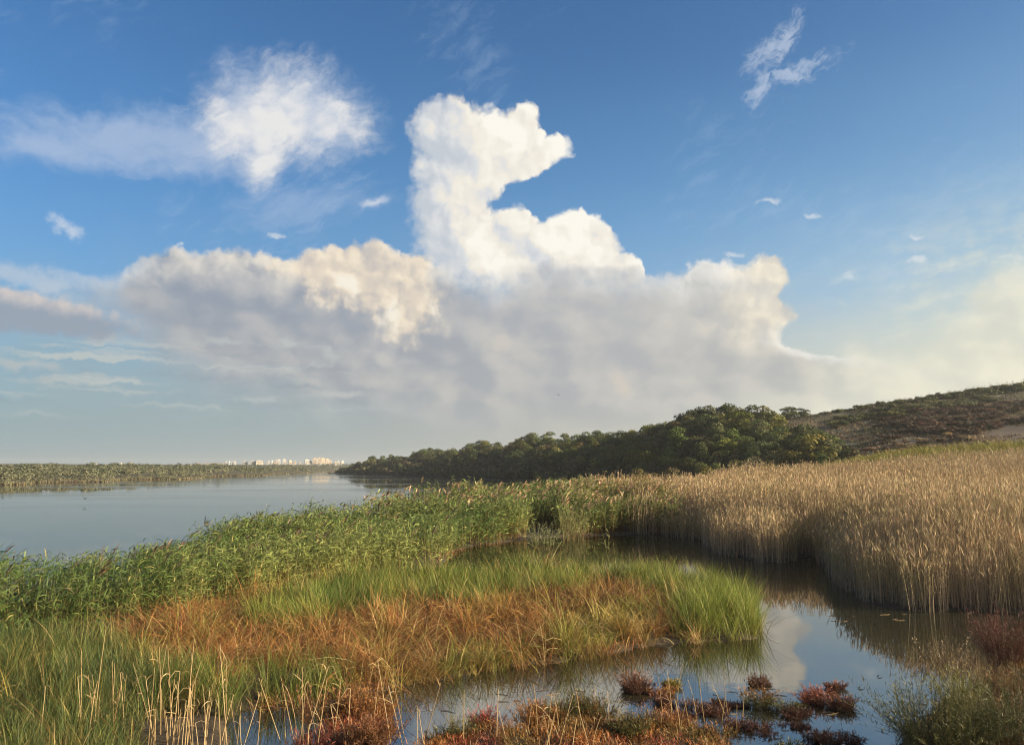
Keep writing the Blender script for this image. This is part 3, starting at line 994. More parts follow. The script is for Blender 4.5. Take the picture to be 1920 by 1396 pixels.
Z_LEFT2 = [(255, 1300), (400, 1280), (450, 1300), (700, 1262), (720, 1300), (610, 1318), (520, 1324), (452, 1348), (430, 1360), (320, 1345)]
Z_RUST = [(230, 1172), (330, 1160), (520, 1135), (560, 1200), (640, 1180), (760, 1165), (880, 1160), (970, 1140), (1100, 1120), (1240, 1120), (1200, 1170), (1060, 1190), (1000, 1225), (960, 1252), (860, 1268), (760, 1285), (640, 1302), (520, 1306), (430, 1296), (300, 1290), (250, 1240)]


def build_grass():
    X, Y = scatter(ISLAND, 44, 18, 0.95, wander=0.25)
    px, py = P(X, Y)
    jx = px + (vnoise(X, Y, 1.6, 3, 41) - 0.5) * 120; jy = py + (vnoise(X, Y, 1.6, 3, 42) - 0.5) * 50
    far = inside(jx, jy, Z_FAR); end = inside(jx, jy, Z_END); left = inside(jx, jy, Z_LEFT) | (inside(jx, jy, Z_LEFT2) & (vnoise(X, Y, 0.8, 2, 47) > 0.48))
    rust = inside(jx, jy, Z_RUST)
    rnd = RNG.random(len(X))
    drop = (px < 300) & (py < 1216 - np.clip(px - 180, 0, 120) * 0.4 + 18 * vnoise(X, Y, 1.2, 2, 49))
    X, Y, px, py, far, end, left, rust = (q[~drop] for q in (X, Y, px, py, far, end, left, rust))
    rnd = RNG.random(len(X))
    green = (far | end | left) & (rnd > 0.06)
    rusty = rust & ~green & (rnd > 0.12)
    gold = ~green & ~rusty

    def hg(x, y):
        qx, qy = P(x, y)
        h = 0.74 + 0.72 * vnoise(x, y, 2.2, 2, 51) + 0.10 * np.clip((qx - 480) / 200, 0, 1)
        h = h + 0.22 * np.clip((qx - 1200) / 100, 0, 1)
        return h

    def cg(x, y):
        qx, qy = P(x, y)
        m = len(x)
        t = np.clip(vnoise(x, y, 2.0, 3, 52) * 1.8 - 0.5 + RNG.normal(0, 0.2, m), 0, 1)
        c = mixcol((0.085, 0.145, 0.03), (0.24, 0.27, 0.055), t)
        e = np.clip((400 - qx) / 160, 0, 1)[:, None]
        c = c * (1 - 0.85 * e) + mixcol((0.04, 0.075, 0.03), (0.115, 0.155, 0.045), t) * 0.85 * e
        e = np.clip((qx - 1230) / 120, 0, 1)[:, None]
        c = c * (1 - 0.6 * e) + np.array([0.23, 0.29, 0.045])[None] * 0.6 * e
        y_ = RNG.random(m) < 0.12
        c[y_] = (0.40, 0.33, 0.12)
        return np.clip(c * (1 + RNG.normal(0, 0.18, (m, 1))), 0.01, 0.8)

    def cr(x, y):
        m = len(x)
        t = np.clip(vnoise(x, y, 1.3, 3, 53) * 2.0 - 0.5 + RNG.normal(0, 0.2, m), 0, 1)
        c = mixcol((0.24, 0.082, 0.035), (0.47, 0.225, 0.065), t)
        hh_ = tuft_hash(x, y)
        c[hh_ < .10] = (0.28, 0.23, 0.055); c[(hh_ >= .10) & (hh_ < .28)] = (0.16, 0.07, 0.035); c[(hh_ >= .28) & (hh_ < .40)] = (0.45, 0.29, 0.085)
        k = RNG.random(m) < 0.15
        c[k] = (0.50, 0.34, 0.15)
        return np.clip(c * (1 + RNG.normal(0, 0.22, (m, 1))), 0.01, 0.8)

    def cy(x, y):
        m = len(x)
        t = np.clip(vnoise(x, y, 1.5, 3, 54) * 2.2 - 0.6 + RNG.normal(0, 0.2, m), 0, 1)
        c = mixcol((0.36, 0.21, 0.075), (0.33, 0.30, 0.065), t)
        hh_ = tuft_hash(x, y)
        c[hh_ < .2] = (0.20, 0.25, 0.045); c[(hh_ >= .2) & (hh_ < .48)] = (0.30, 0.125, 0.045)
        k = RNG.random(m) < 0.2
        c[k] = (0.48, 0.36, 0.17)
        return np.clip(c * (1 + RNG.normal(0, 0.2, (m, 1))), 0.01, 0.8)
    gap = vnoise(X, Y, 0.75, 2, 57) < 0.34
    rusty &= ~gap; gold &= ~gap; green &= ~(vnoise(X, Y, 0.7, 2, 58) < 0.27)
    grass('green_grass', 'soft green marsh grass on the far side and right end of the island', X[green], Y[green], hg, cg, bend=(0.2, 0.9), blades=9, width=0.011)
    hr = lambda x, y: 0.55 + 1.5 * vnoise(x, y, 1.25, 2, 55)
    grass('rust_grass', 'tangled rust orange grass in the middle of the island', X[rusty], Y[rusty], hr, cr, bend=(0.6, 2.2), blades=9, width=0.010, lean=(0.1, 0.7), mat=M_STRAW, K=5)
    hy = lambda x, y: 0.60 + 1.35 * vnoise(x, y, 1.3, 2, 56)
    grass('golden_grass', 'straw coloured and yellow green grass along the near edge of the island', X[gold], Y[gold], hy, cy, bend=(0.4, 1.7), blades=9, width=0.011, lean=(0.05, 0.55), mat=M_STRAW, K=5)


green_reeds()
dry_reeds()
build_grass()

# ---------------------------------------------------------------- trees, bushes, the far wood and the far town
def crown_arrays(lobes, n, size, tones, seed, flat=0.75, hollow=0.55):
    """leaf clumps spread through a set of lobes (x, y, z, r); returns verts, quads, colours"""
    rg = np.random.default_rng(seed)
    L = np.array(lobes, float)
    wgt = L[:, 3] ** 2; wgt /= wgt.sum()
    li = rg.choice(len(L), n, p=wgt)
    d = nrm(rg.normal(0, 1, (n, 3)))
    d[:, 2] = np.abs(d[:, 2]) * 0.85 + d[:, 2] * 0.15
    d = nrm(d)
    rad = L[li, 3] * rg.uniform(hollow, 1.06, n) ** 0.6
    c = L[li, :3] + d * rad[:, None] * np.array([1, 1, flat])
    # clumps of a few leaf sprays, tilted at random
    nr = nrm(d + rg.normal(0, 0.55, (n, 3)))
    up = nrm(np.cross(nr, nrm(rg.normal(0, 1, (n, 3)))))
    sd = np.cross(nr, up)
    s = size * rg.uniform(0.5, 1.35, n)
    k1, k2 = rg.uniform(0.5, 1.0, n), rg.uniform(0.3, 0.8, n)
    v = np.stack([c - up * (s * k1)[:, None], c + sd * (s * k2)[:, None] * 0.8 + nr * (s * 0.15)[:, None], c + up * s[:, None], c - sd * (s * k1)[:, None] * 0.7 - nr * (s * 0.15)[:, None]], 1).reshape(-1, 3)
    q = np.arange(4 * n).reshape(-1, 4)
    tone = np.asarray(tones, float)
    ti = rg.integers(0, len(tone), len(L))
    mixt = np.clip(rg.normal(0.5, 0.3, n), 0, 1)[:, None]
    col = tone[ti[li]] * mixt + tone[rg.integers(0, len(tone), n)] * (1 - mixt)
    col = np.clip(col * (1 + rg.normal(0, 0.2, (n, 1))), 0.005, 0.7)
    return v, q, np.repeat(col, 4, 0)


def tube(paths_radii, sides=6):
    """tapered limbs; each is a list of (point, radius)"""
    V, Q = [], []
    for pr in paths_radii:
        b = len(V)
        for i, (p, r) in enumerate(pr):
            p = Vector(p)
            j0, j1 = max(i - 1, 0), min(i + 1, len(pr) - 1)
            ax = (Vector(pr[j1][0]) - Vector(pr[j0][0])).normalized()
            s = ax.orthogonal().normalized(); w = ax.cross(s)
            for k in range(sides):
                a = 2 * math.pi * k / sides
                V.append(tuple(p + (s * math.cos(a) + w * math.sin(a)) * r))
        for i in range(len(pr) - 1):
            for k in range(sides):
                a = b + i * sides + k; c = b + i * sides + (k + 1) % sides
                Q.append((a, c, c + sides, a + sides))
    return np.array(V), np.array(Q)


def limbs(h, spread, n, seed, r0=0.22, fork=0.35):
    rg = random.Random(seed)
    out = []
    x, y = rg.uniform(-.2, .2), rg.uniform(-.2, .2)
    top = (x * 2, y * 2, h * 0.8)
    out.append([((0, 0, -0.6), r0 * 1.3), ((x * .3, y * .3, h * 0.2), r0), ((x, y, h * 0.5), r0 * 0.6), (top, r0 * 0.2)])
    for k in range(n):
        a = 2 * math.pi * (k + rg.random() * 0.6) / n
        z0 = h * rg.uniform(fork * 0.6, fork * 1.3)
        L = spread * rg.uniform(0.6, 1.0)
        z1 = z0 + h * rg.uniform(0.2, 0.4)
        m = (math.cos(a) * L * .5, math.sin(a) * L * .5, z0 + (z1 - z0) * .6)
        e = (math.cos(a) * L, math.sin(a) * L, z1)
        out.append([((x * .5, y * .5, z0), r0 * 0.5), (m, r0 * 0.3), (e, r0 * 0.1)])
        for q in range(2):
            b = a + rg.uniform(-.9, .9)
            out.append([(m, r0 * .22), ((m[0] + math.cos(b) * L * .5, m[1] + math.sin(b) * L * .5, m[2] + h * .14), r0 * .06)])
    return out


DARK_GREEN = [(0.055, 0.076, 0.022), (0.075, 0.098, 0.030), (0.092, 0.102, 0.034)]
OLIVE = [(0.12, 0.125, 0.038), (0.155, 0.145, 0.046), (0.095, 0.105, 0.036)]
YELLOW = [(0.17, 0.16, 0.04), (0.14, 0.145, 0.04), (0.20, 0.165, 0.05)]
BROWN = [(0.12, 0.085, 0.05), (0.10, 0.075, 0.04), (0.15, 0.11, 0.06)]


def make_tree(h, r, tones, seed, nl=9, n=2600, size=0.32, bare=0.0):
    rg = random.Random(seed)
    lobes = []
    for k in range(nl):
        a = rg.uniform(0, 6.28); q = r * math.sqrt(rg.random()) * 0.72
        z = h * rg.uniform(0.42, 0.86) - q * 0.25 * h / 8
        lobes.append((q * math.cos(a), q * math.sin(a), z, r * rg.uniform(0.32, 0.55)))
    lobes += [(0, 0, h * 0.76, r * 0.5), (0, 0, h * 0.5, r * 0.66), (0, 0, h * .28, r * .6)]
    for k in range(7):
        a = rg.uniform(0, 6.28)
        lobes.append((r * .65 * math.cos(a), r * .65 * math.sin(a), h * rg.uniform(.08, .36), r * 0.40))
    v, q, c = crown_arrays(lobes, n, size, tones, seed)
    cm = mesh_np('crown', v, q, M_CROWN, c)
    tv, tq = tube(limbs(h, r * 0.9, 6, seed))
    tm = mesh_np('trunk', tv, tq, M_BARK)
    return cm, tm


TREE_LABELS = {}


def tree_obj(name, meshes, loc, s, sz, rz, label, group=None, cat='tree'):
    o = empty(name, loc, rz)
    o.scale = (s, s, sz)
    link('crown', meshes[0], o); link('trunk', meshes[1], o)
    tag(o, label, cat, group)
    return o


def build_trees():
    dark = [make_tree(9, 4.2, DARK_GREEN, 100 + i) for i in range(4)]
    olive = [make_tree(8, 4.0, OLIVE, 120 + i) for i in range(4)]
    yel = [make_tree(6.5, 3.2, YELLOW, 140 + i, n=1300) for i in range(2)]
    brn = [make_tree(6.0, 3.2, BROWN, 150 + i, n=900) for i in range(2)]
    rg = random.Random(5)
    G1 = 'trees of the wooded headland'
    pts = []
    tries = 0
    # the headland wood, thinner rows with distance
    while tries < 30000 and len(pts) < 262:
        tries += 1
        px = rg.uniform(640, 1560)
        shore = np.interp(px, [632, 642, 700, 800, 900, 1000, 1100, 1200, 1300, 1400, 1560], [785, 787, 677, 558, 442, 354, 292, 246, 212, 196, 176])
        ridge = np.interp(px, [632, 642, 700, 800, 900, 1000, 1100, 1200, 1300, 1400, 1450, 1500, 1560], [800, 845, 770, 670, 560, 470, 400, 345, 312, 300, 268, 232, 205])
        Y = shore + (ridge - shore) * rg.random() ** 0.9
        X = (px - 960) / FPX * Y
        sp = max(4.6, Y * 0.0165)
        if any((X - a) ** 2 + (Y - b) ** 2 < sp * sp for a, b, *_ in pts): continue
        pts.append((X, Y, px, (Y - shore) / (ridge - shore)))
    protos = {}
    for X, Y, px, f in pts:
        r = rg.random()
        if (px > 1150 and f < 0.35 and r < 0.3) or r > 0.95: kind, ms, lb = 'yellow', yel, 'yellow green round tree among the darker trees of the headland wood'
        elif r < 0.09: kind, ms, lb = 'brown', brn, 'brownish thinning tree among the green trees of the headland wood'
        elif r < 0.52: kind, ms, lb = 'olive', olive, 'olive green broad tree in the headland wood above the lake'
        else: kind, ms, lb = 'dark', dark, 'dark green dense tree in the headland wood above the lake'
        s = rg.uniform(0.75, 1.15) * np.interp(Y, [180, 260, 420, 700], [0.82, 1.0, 1.12, 1.35])
        if kind == 'yellow': s *= 0.9
        if px > 1240 and px < 1450 and f > 0.55: s *= 1.18
        if px < 700: s *= np.interp(px, [640, 700], [0.45, 0.9])
        if f < 0.12: s *= 0.62
        tree_obj('broadleaf_tree', ms[rg.randrange(len(ms))], (X, Y, gz(X, Y) - 0.3), s, s * rg.uniform(0.85, 1.1), rg.uniform(0, 6.28), lb, lb.split(' in ')[0].split(' at ')[0].split(' among ')[0] + 's of the headland wood')
    # trees that stand out
    def single(px, py_base, d, meshes, s, label, name='broadleaf_tree', sz=None, group=None):
        X, Y, _ = at(px, py_base, d)
        return tree_obj(name, meshes, (X, Y, gz(X, Y) - (0.3 if not sz or sz > s else 2.2 * sz)), s, sz or s, rg.uniform(0, 6.28), label, group)
    single(1480, 778, 332, dark[0], 1.25, 'dark rounded tree standing alone on the bare ridge behind the wood', sz=0.9)
    single(1504, 778, 332, dark[1], 0.85, 'smaller dark bush-like tree touching the lone ridge tree', sz=0.6)
    single(1515, 830, 196, yel[0], 1.15, 'yellow green tree on the right edge of the wood below the ridge', sz=1.35)
    single(1480, 834, 190, yel[1], 0.95, 'bright olive yellow tree left of the yellow green edge tree')
    single(1325, 862, 178, yel[1], 0.85, 'pale yellow rounded bush-like tree at the foot of the big trees')
    single(1378, 858, 184, olive[2], 0.80, 'sunlit olive tree just left of the pale branched tree')
    single(1262, 862, 196, yel[0], 0.95, 'yellowish tree at the front left of the big trees')
    single(1195, 866, 222, olive[3], 0.85, 'olive tree by itself in front of the narrow part of the wood')
    single(1545, 832, 186, olive[1], 0.70, 'low olive tree at the far right end of the wood')
    # the bare grey-brown tree in front of the wood
    tv, tq = tube(limbs(6.5, 3.6, 9, 77, 0.14, 0.3))
    v, q, c = crown_arrays([(0, 0, 4.4, 2.6), (1.6, 0.4, 3.6, 1.7), (-1.7, -.3, 3.8, 1.7)], 420, 0.24, [(0.22, 0.17, 0.10), (0.16, 0.15, 0.07)], 78)
    bare = (mesh_np('crown', v, q, M_CROWN, c), mesh_np('trunk', tv, tq, M_BARK))
    single(1412, 858, 180, bare, 1.0, 'nearly bare pale branched tree in front of the dark wood', 'bare_tree')
    single(1436, 858, 181, bare, 0.8, 'smaller half bare tree beside the pale branched tree', 'bare_tree')


def make_bush(seed, tones, n=520, r=1.6, h=1.7, size=0.26, twiggy=0.0):
    rg = random.Random(seed)
    lobes = [(rg.uniform(-.7, .7) * r, rg.uniform(-.6, .6) * r, h * rg.uniform(.2, .6), r * rg.uniform(.35, .6)) for k in range(6)]
    v, q, c = crown_arrays(lobes, n, size, tones, seed, hollow=0.4)
    tv, tq = tube([[((0, 0, -.3), .07), ((math.cos(a) * r * .4, math.sin(a) * r * .4, h * .5), .04), ((math.cos(a) * r * (.7 + twiggy), math.sin(a) * r * (.7 + twiggy), h * (.9 + twiggy)), .012)] for a in [k * 1.05 + rg.random() for k in range(7)]], 4)
    return mesh_np('foliage', v, q, M_CROWN, c), mesh_np('branch', tv, tq, M_BARK)


def build_hill():
    rg = random.Random(9)
    dk = [make_bush(200 + i, DARK_GREEN, twiggy=.15) for i in range(3)]
    ol = [make_bush(210 + i, OLIVE) for i in range(2)]
    br = [make_bush(220 + i, [(0.085, 0.045, 0.03), (0.11, 0.058, 0.036), (0.055, 0.04, 0.028)], twiggy=.2) for i in range(3)]
    tn = [make_bush(230 + i, [(0.20, 0.14, 0.085), (0.25, 0.18, 0.10)], n=420) for i in range(2)]
    def put(px, d, ms, s, sz, label, group):
        X = (px - 960) / FPX * d
        o = empty('bush', (X, d, gz(X, d) - 0.15), rg.uniform(0, 6.28))
        o.scale = (s, s, sz)
        m = ms[rg.randrange(len(ms))]
        link('foliage', m[0], o); link('branch', m[1], o)
        tag(o, label, 'bush', group)
    # hedge of scrub along the skyline and down the left side of the hill
    for k in range(84):
        px = 1540 + (1960 - 1540) * (k / 84) + rg.uniform(-3, 3)
        d = rg.uniform(322, 342)
        put(px, d, dk, rg.uniform(0.8, 1.5) * np.interp(px, [1540, 1620, 1760, 1900], [.6, 1.2, 1.7, 2.1]), rg.uniform(0.6, 1.5) * np.interp(px, [1540, 1620, 1760, 1900], [.5, 1.0, 1.4, 1.8]),
            'dark scrub bush on the skyline of the hill', 'scrub bushes along the hilltop')
    for k in range(56):
        px = rg.uniform(1560, 1860)
        d = np.interp(px, [1560, 1860], [300, 322]) - rg.uniform(0, 38)
        put(px, d, dk if rg.random() < .6 else ol, rg.uniform(1.5, 2.8), rg.uniform(0.9, 1.6), 'low green bush in the scrub belt below the hilltop', 'green bushes below the hilltop')
    for k in range(78):
        px = rg.uniform(1640, 1950)
        d = rg.uniform(216, 286)
        put(px, d, br, rg.uniform(1.5, 2.9), rg.uniform(0.8, 1.4), 'dull reddish brown bush on the slope of the hill', 'brown bushes on the slope')
    for k in range(40):
        px = rg.uniform(1560, 1840)
        d = np.interp(px, [1560, 1840], [190, 205]) + rg.uniform(-8, 14)
        put(px, d, tn if rg.random() < .55 else br, rg.uniform(0.7, 1.4), rg.uniform(0.5, 0.9), 'pale dry bush along the lower edge of the hill', 'dry bushes at the foot of the hill')
    for k in range(38):
        px = rg.uniform(1290, 1640)
        d = np.interp(px, [1290, 1640], [192, 168]) + rg.uniform(-5, 4)
        put(px, d, ol if rg.random() < .7 else dk, rg.uniform(0.9, 1.6), rg.uniform(0.9, 1.5), 'olive green bush behind the golden reeds at the edge of the wood', 'bushes at the edge of the wood')
    # the rest of the low scrub, too close-grown to count
    rs = np.random.default_rng(19)
    n = 900
    px = rs.uniform(1600, 2030, n); Y = rs.uniform(170, 335, n)
    X = (px - 960) / FPX * Y
    k = (vnoise(X, Y, 26, 3, 65) > 0.44) & ~((px > 1640) & (Y < 212 + (px - 1640) * 0.02))
    X, Y = X[k], Y[k]; n = len(X)
    Z = ground_z(X, Y)
    rr = rs.uniform(0.5, 1.5, n)
    m = 40
    d = nrm(rs.normal(0, 1, (n, m, 3))); d[..., 2] = np.abs(d[..., 2])
    c = np.stack([X, Y, Z], -1)[:, None, :] + d * (rr[:, None] * rs.uniform(.4, 1.05, (n, m)))[..., None] * np.array([1.25, 1.25, .7])
    s = rr[:, None] * rs.uniform(.10, .26, (n, m))
    nr = nrm(d + rs.normal(0, .6, (n, m, 3))); up = nrm(np.cross(nr, nrm(rs.normal(0, 1, (n, m, 3))))); sd = np.cross(nr, up)
    v = np.stack([c - up * s[..., None], c + sd * s[..., None], c + up * s[..., None] * 1.3, c - sd * s[..., None] * .8], 2).reshape(-1, 3)
    tone = np.array([(0.075, 0.05, 0.034), (0.05, 0.045, 0.026), (0.10, 0.068, 0.042), (0.06, 0.065, 0.028)])
    tsel = np.clip((vnoise(X, Y, 35, 2, 66) * 4).astype(int) + rs.integers(-1, 2, n), 0, 3)
    colr = np.clip(tone[tsel][:, None, :] * (1 + rs.normal(0, .22, (n, m, 1))), .01, .7).reshape(-1, 3)
    tag(link('scrub', mesh_np('scrub', v, np.arange(4 * n * m).reshape(-1, 4), M_CROWN_FAR, np.repeat(colr, 4, 0))), 'low brown and dark green scrub matting the slope of the hill', 'scrub', kind='stuff')
    # thin dry grass over the slope and a yellow green strip of reed behind the dry bed
    n = 60000
    px = RNG.uniform(1440, 2060, n); Y = RNG.uniform(150, 345, n)
    X = (px - 960) / FPX * Y
    k = vnoise(X, Y, 14, 3, 61) > np.where(Y < 205, 0.35, 0.42)
    X, Y = X[k], Y[k]; n = len(X)
    v = vnoise(X, Y, 22, 3, 62); v3 = vnoise(X, Y, 9, 3, 63)
    c = mixcol((0.075, 0.052, 0.038), (0.24, 0.17, 0.105), np.clip(v * 2.4 - 0.8 + RNG.normal(0, .2, n), 0, 1))
    strip = (Y < 212) & (X / Y * FPX + 960 > 1600)
    c[strip] = c[strip] * 0.3 + np.array([0.24, 0.175, 0.105]) * 0.7
    g = (v3 > 0.58) & ~strip
    c[g] = c[g] * 0.4 + np.array([0.07, 0.08, 0.03]) * 0.6
    az = U(0, 6.28, n)
    acc = Acc()
    acc.rib(arcs(np.stack([X, Y, ground_z(X, Y) - 0.1], -1), az, U(0.9, 1.5, n), U(0.3, 0.9, n), U(0.2, 1.2, n), 3), U(0.15, 0.4, n)[:, None] * np.array([1, .8, .2])[None], hside(az, U(-.6, .6, n)), c)
    tag(link('hill_grass', acc.mesh('hill_grass', M_STRAW)), 'dry brown grass and low scrub covering the hillside', 'grass', kind='stuff')
    n = 26000
    px = RNG.uniform(1480, 2040, n)
    Y = np.interp(px, [1480, 1640, 2040], [146, 147, 143]) + RNG.uniform(0, 18, n)
    k = RNG.random(n) < np.clip((px - 1480) / 180, 0.1, 1)
    px, Y = px[k], Y[k]; n = len(px)
    X = (px - 960) / FPX * Y
    c = jit((0.21, 0.21, 0.05), n, .1, .25); r = RNG.random(n) < .3; c[r] = jit((0.32, 0.26, 0.08), int(r.sum()))
    az = U(0, 6.28, n)
    acc = Acc()
    acc.rib(arcs(np.stack([X, Y, ground_z(X, Y) - 0.1], -1), az, U(1.1, 1.5, n), U(2.6, 4.2, n), U(0.3, 1.2, n), 4), U(0.08, 0.18, n)[:, None] * np.array([1, 1, .7, .15])[None], hside(az, U(-.6, .6, n)), c)
    tag(link('yellow_reeds', acc.mesh('yellow_reeds', M_LEAF)), 'yellow green strip of reeds between the golden bed and the hill', 'reeds', kind='stuff')


FAR_SHORE = ([-600, 0, 150, 300, 450, 540, 612, 640, 700], [222, 257, 307, 380, 532, 725, 1040, 1180, 1560])


def shore_y(px, lo, hi):
    """forward distance at which the ground comes out of the water, for each bearing"""
    out = np.array(hi, float)
    done = np.zeros(len(px), bool)
    for k in range(60):
        Y = lo + (hi - lo) * k / 59
        z = ground_z((px - 960) / FPX * Y, Y)
        new = ~done & (z > 0.0)
        out[new] = Y[new]; done |= new
    return out


def build_far_wood():
    """the low wood on the other side of the lake, which reads as one mass"""
    rg = np.random.default_rng(12)
    n = 3600
    px = rg.uniform(-420, 690, n)
    sh = np.interp(px, *FAR_SHORE)
    f = rg.random(n) ** 1.5
    sh = shore_y(px, sh * 0.75, sh * 1.25)
    Y = sh * (1.002 + f * 0.95)
    X = (px - 960) / FPX * Y
    Z = ground_z(X, Y)
    hh = rg.uniform(0.6, 1.15, n) * np.interp(Y, [220, 400, 800, 2000], [3.6, 4.3, 6, 9]) * np.where(f < 0.06, 0.45, 1) * np.interp(px, [-400, 250, 420, 560, 690], [1.12, 1.08, 0.95, 0.75, 0.65])
    hh = hh * (0.68 + 0.62 * vnoise(px * 0.04, f * 2.2, 1.0, 3, 67))
    rr = hh * rg.uniform(0.35, 0.6, n)
    lobes = np.stack([X, Y, Z + hh * 0.45, rr], -1)
    m = 54
    d = nrm(rg.normal(0, 1, (n, m, 3))); d[..., 2] = np.abs(d[..., 2]) * 1.1 - 0.15; d = nrm(d)
    c = lobes[:, None, :3] + d * (rr[:, None] * rg.uniform(.6, 1.05, (n, m)))[..., None] * np.array([1, 1, .8])
    s = (rr[:, None] * rg.uniform(.09, .21, (n, m)))
    nr = nrm(d + rg.normal(0, .28, (n, m, 3))); up = nrm(np.cross(nr, nrm(rg.normal(0, 1, (n, m, 3))))); sd = np.cross(nr, up)
    v = np.stack([c - up * s[..., None], c + sd * s[..., None], c + up * s[..., None] * 1.2, c - sd * s[..., None] * .8], 2).reshape(-1, 3)
    tone = np.array([(0.105, 0.12, 0.075), (0.12, 0.13, 0.085), (0.135, 0.138, 0.092), (0.095, 0.11, 0.072)])  # leaf tones lightened and greyed, standing in for thicker haze here
    tc = tone[rg.integers(0, 4, n)]
    front = (f < 0.12)
    tc[front] = tc[front] * 0.7 + np.array([0.18, 0.17, 0.11]) * 0.3
    col = np.clip(tc[:, None, :] * (1 + rg.normal(0, .2, (n, m, 1))), .01, .7).reshape(-1, 3)
    me = mesh_np('far_wood', v, np.arange(4 * n * m).reshape(-1, 4), M_CROWN_FAR, np.repeat(col, 4, 0))
    tag(link('far_wood', me), 'long low olive grey wood on the far shore of the lake', 'wood', kind='stuff')
    # pale strip of dry reeds at the foot of it
    n = 14000
    px = RNG.uniform(-420, 630, n)
    sh = np.interp(px, *FAR_SHORE)
    Y = shore_y(px, sh * .75, sh * 1.25) * (1.0 + RNG.uniform(0, 0.015, n))
    X = (px - 960) / FPX * Y
    az = U(0, 6.28, n)
    acc = Acc()
    acc.rib(arcs(np.stack([X, Y, ground_z(X, Y) - 0.2], -1), az, U(1.1, 1.5, n), U(0.5, 1.3, n), U(0.2, 0.9, n), 3), (Y * 0.0011 * U(.6, 1.3, n))[:, None] * np.array([1, .9, .2])[None], hside(az, U(-.4, .4, n)), jit((0.17, 0.155, 0.10), n))
    tag(link('shore_reeds', acc.mesh('shore_reeds', M_STRAW)), 'thin pale band of reeds along the far waterline', 'reeds', kind='stuff')


M_CROWN_FAR = leaf_mat('far_leaf', 0.15, 0.7, 0.1)


def plain(name, col, rough=0.8, var=0.12, scale=0.3):
    m, t = mat_new(name)
    g = t.new('ShaderNodeNewGeometry')
    n = t.noise(S(t, g.outputs['Position']), scale, 3, 0.6, '3D')
    b = t.new('ShaderNodeBsdfPrincipled')
    t.put(b.inputs['Base Color'], t.mix(n, tuple(c * (1 - var) for c in col), tuple(min(.9, c * (1 + var)) for c in col)))
    b.inputs['Roughness'].default_value = rough
    finish(t, b.outputs[0])
    return m


def boxes(bs):
    V, Q = [], []
    for x0, y0, z0, x1, y1, z1 in bs:
        b = len(V)
        V += [(x0, y0, z0), (x1, y0, z0), (x1, y1, z0), (x0, y1, z0), (x0, y0, z1), (x1, y0, z1), (x1, y1, z1), (x0, y1, z1)]
        Q += [(b, b + 3, b + 2, b + 1), (b + 4, b + 5, b + 6, b + 7), (b, b + 1, b + 5, b + 4), (b + 1, b + 2, b + 6, b + 5), (b + 2, b + 3, b + 7, b + 6), (b + 3, b, b + 4, b + 7)]
    return np.array(V, float), np.array(Q)


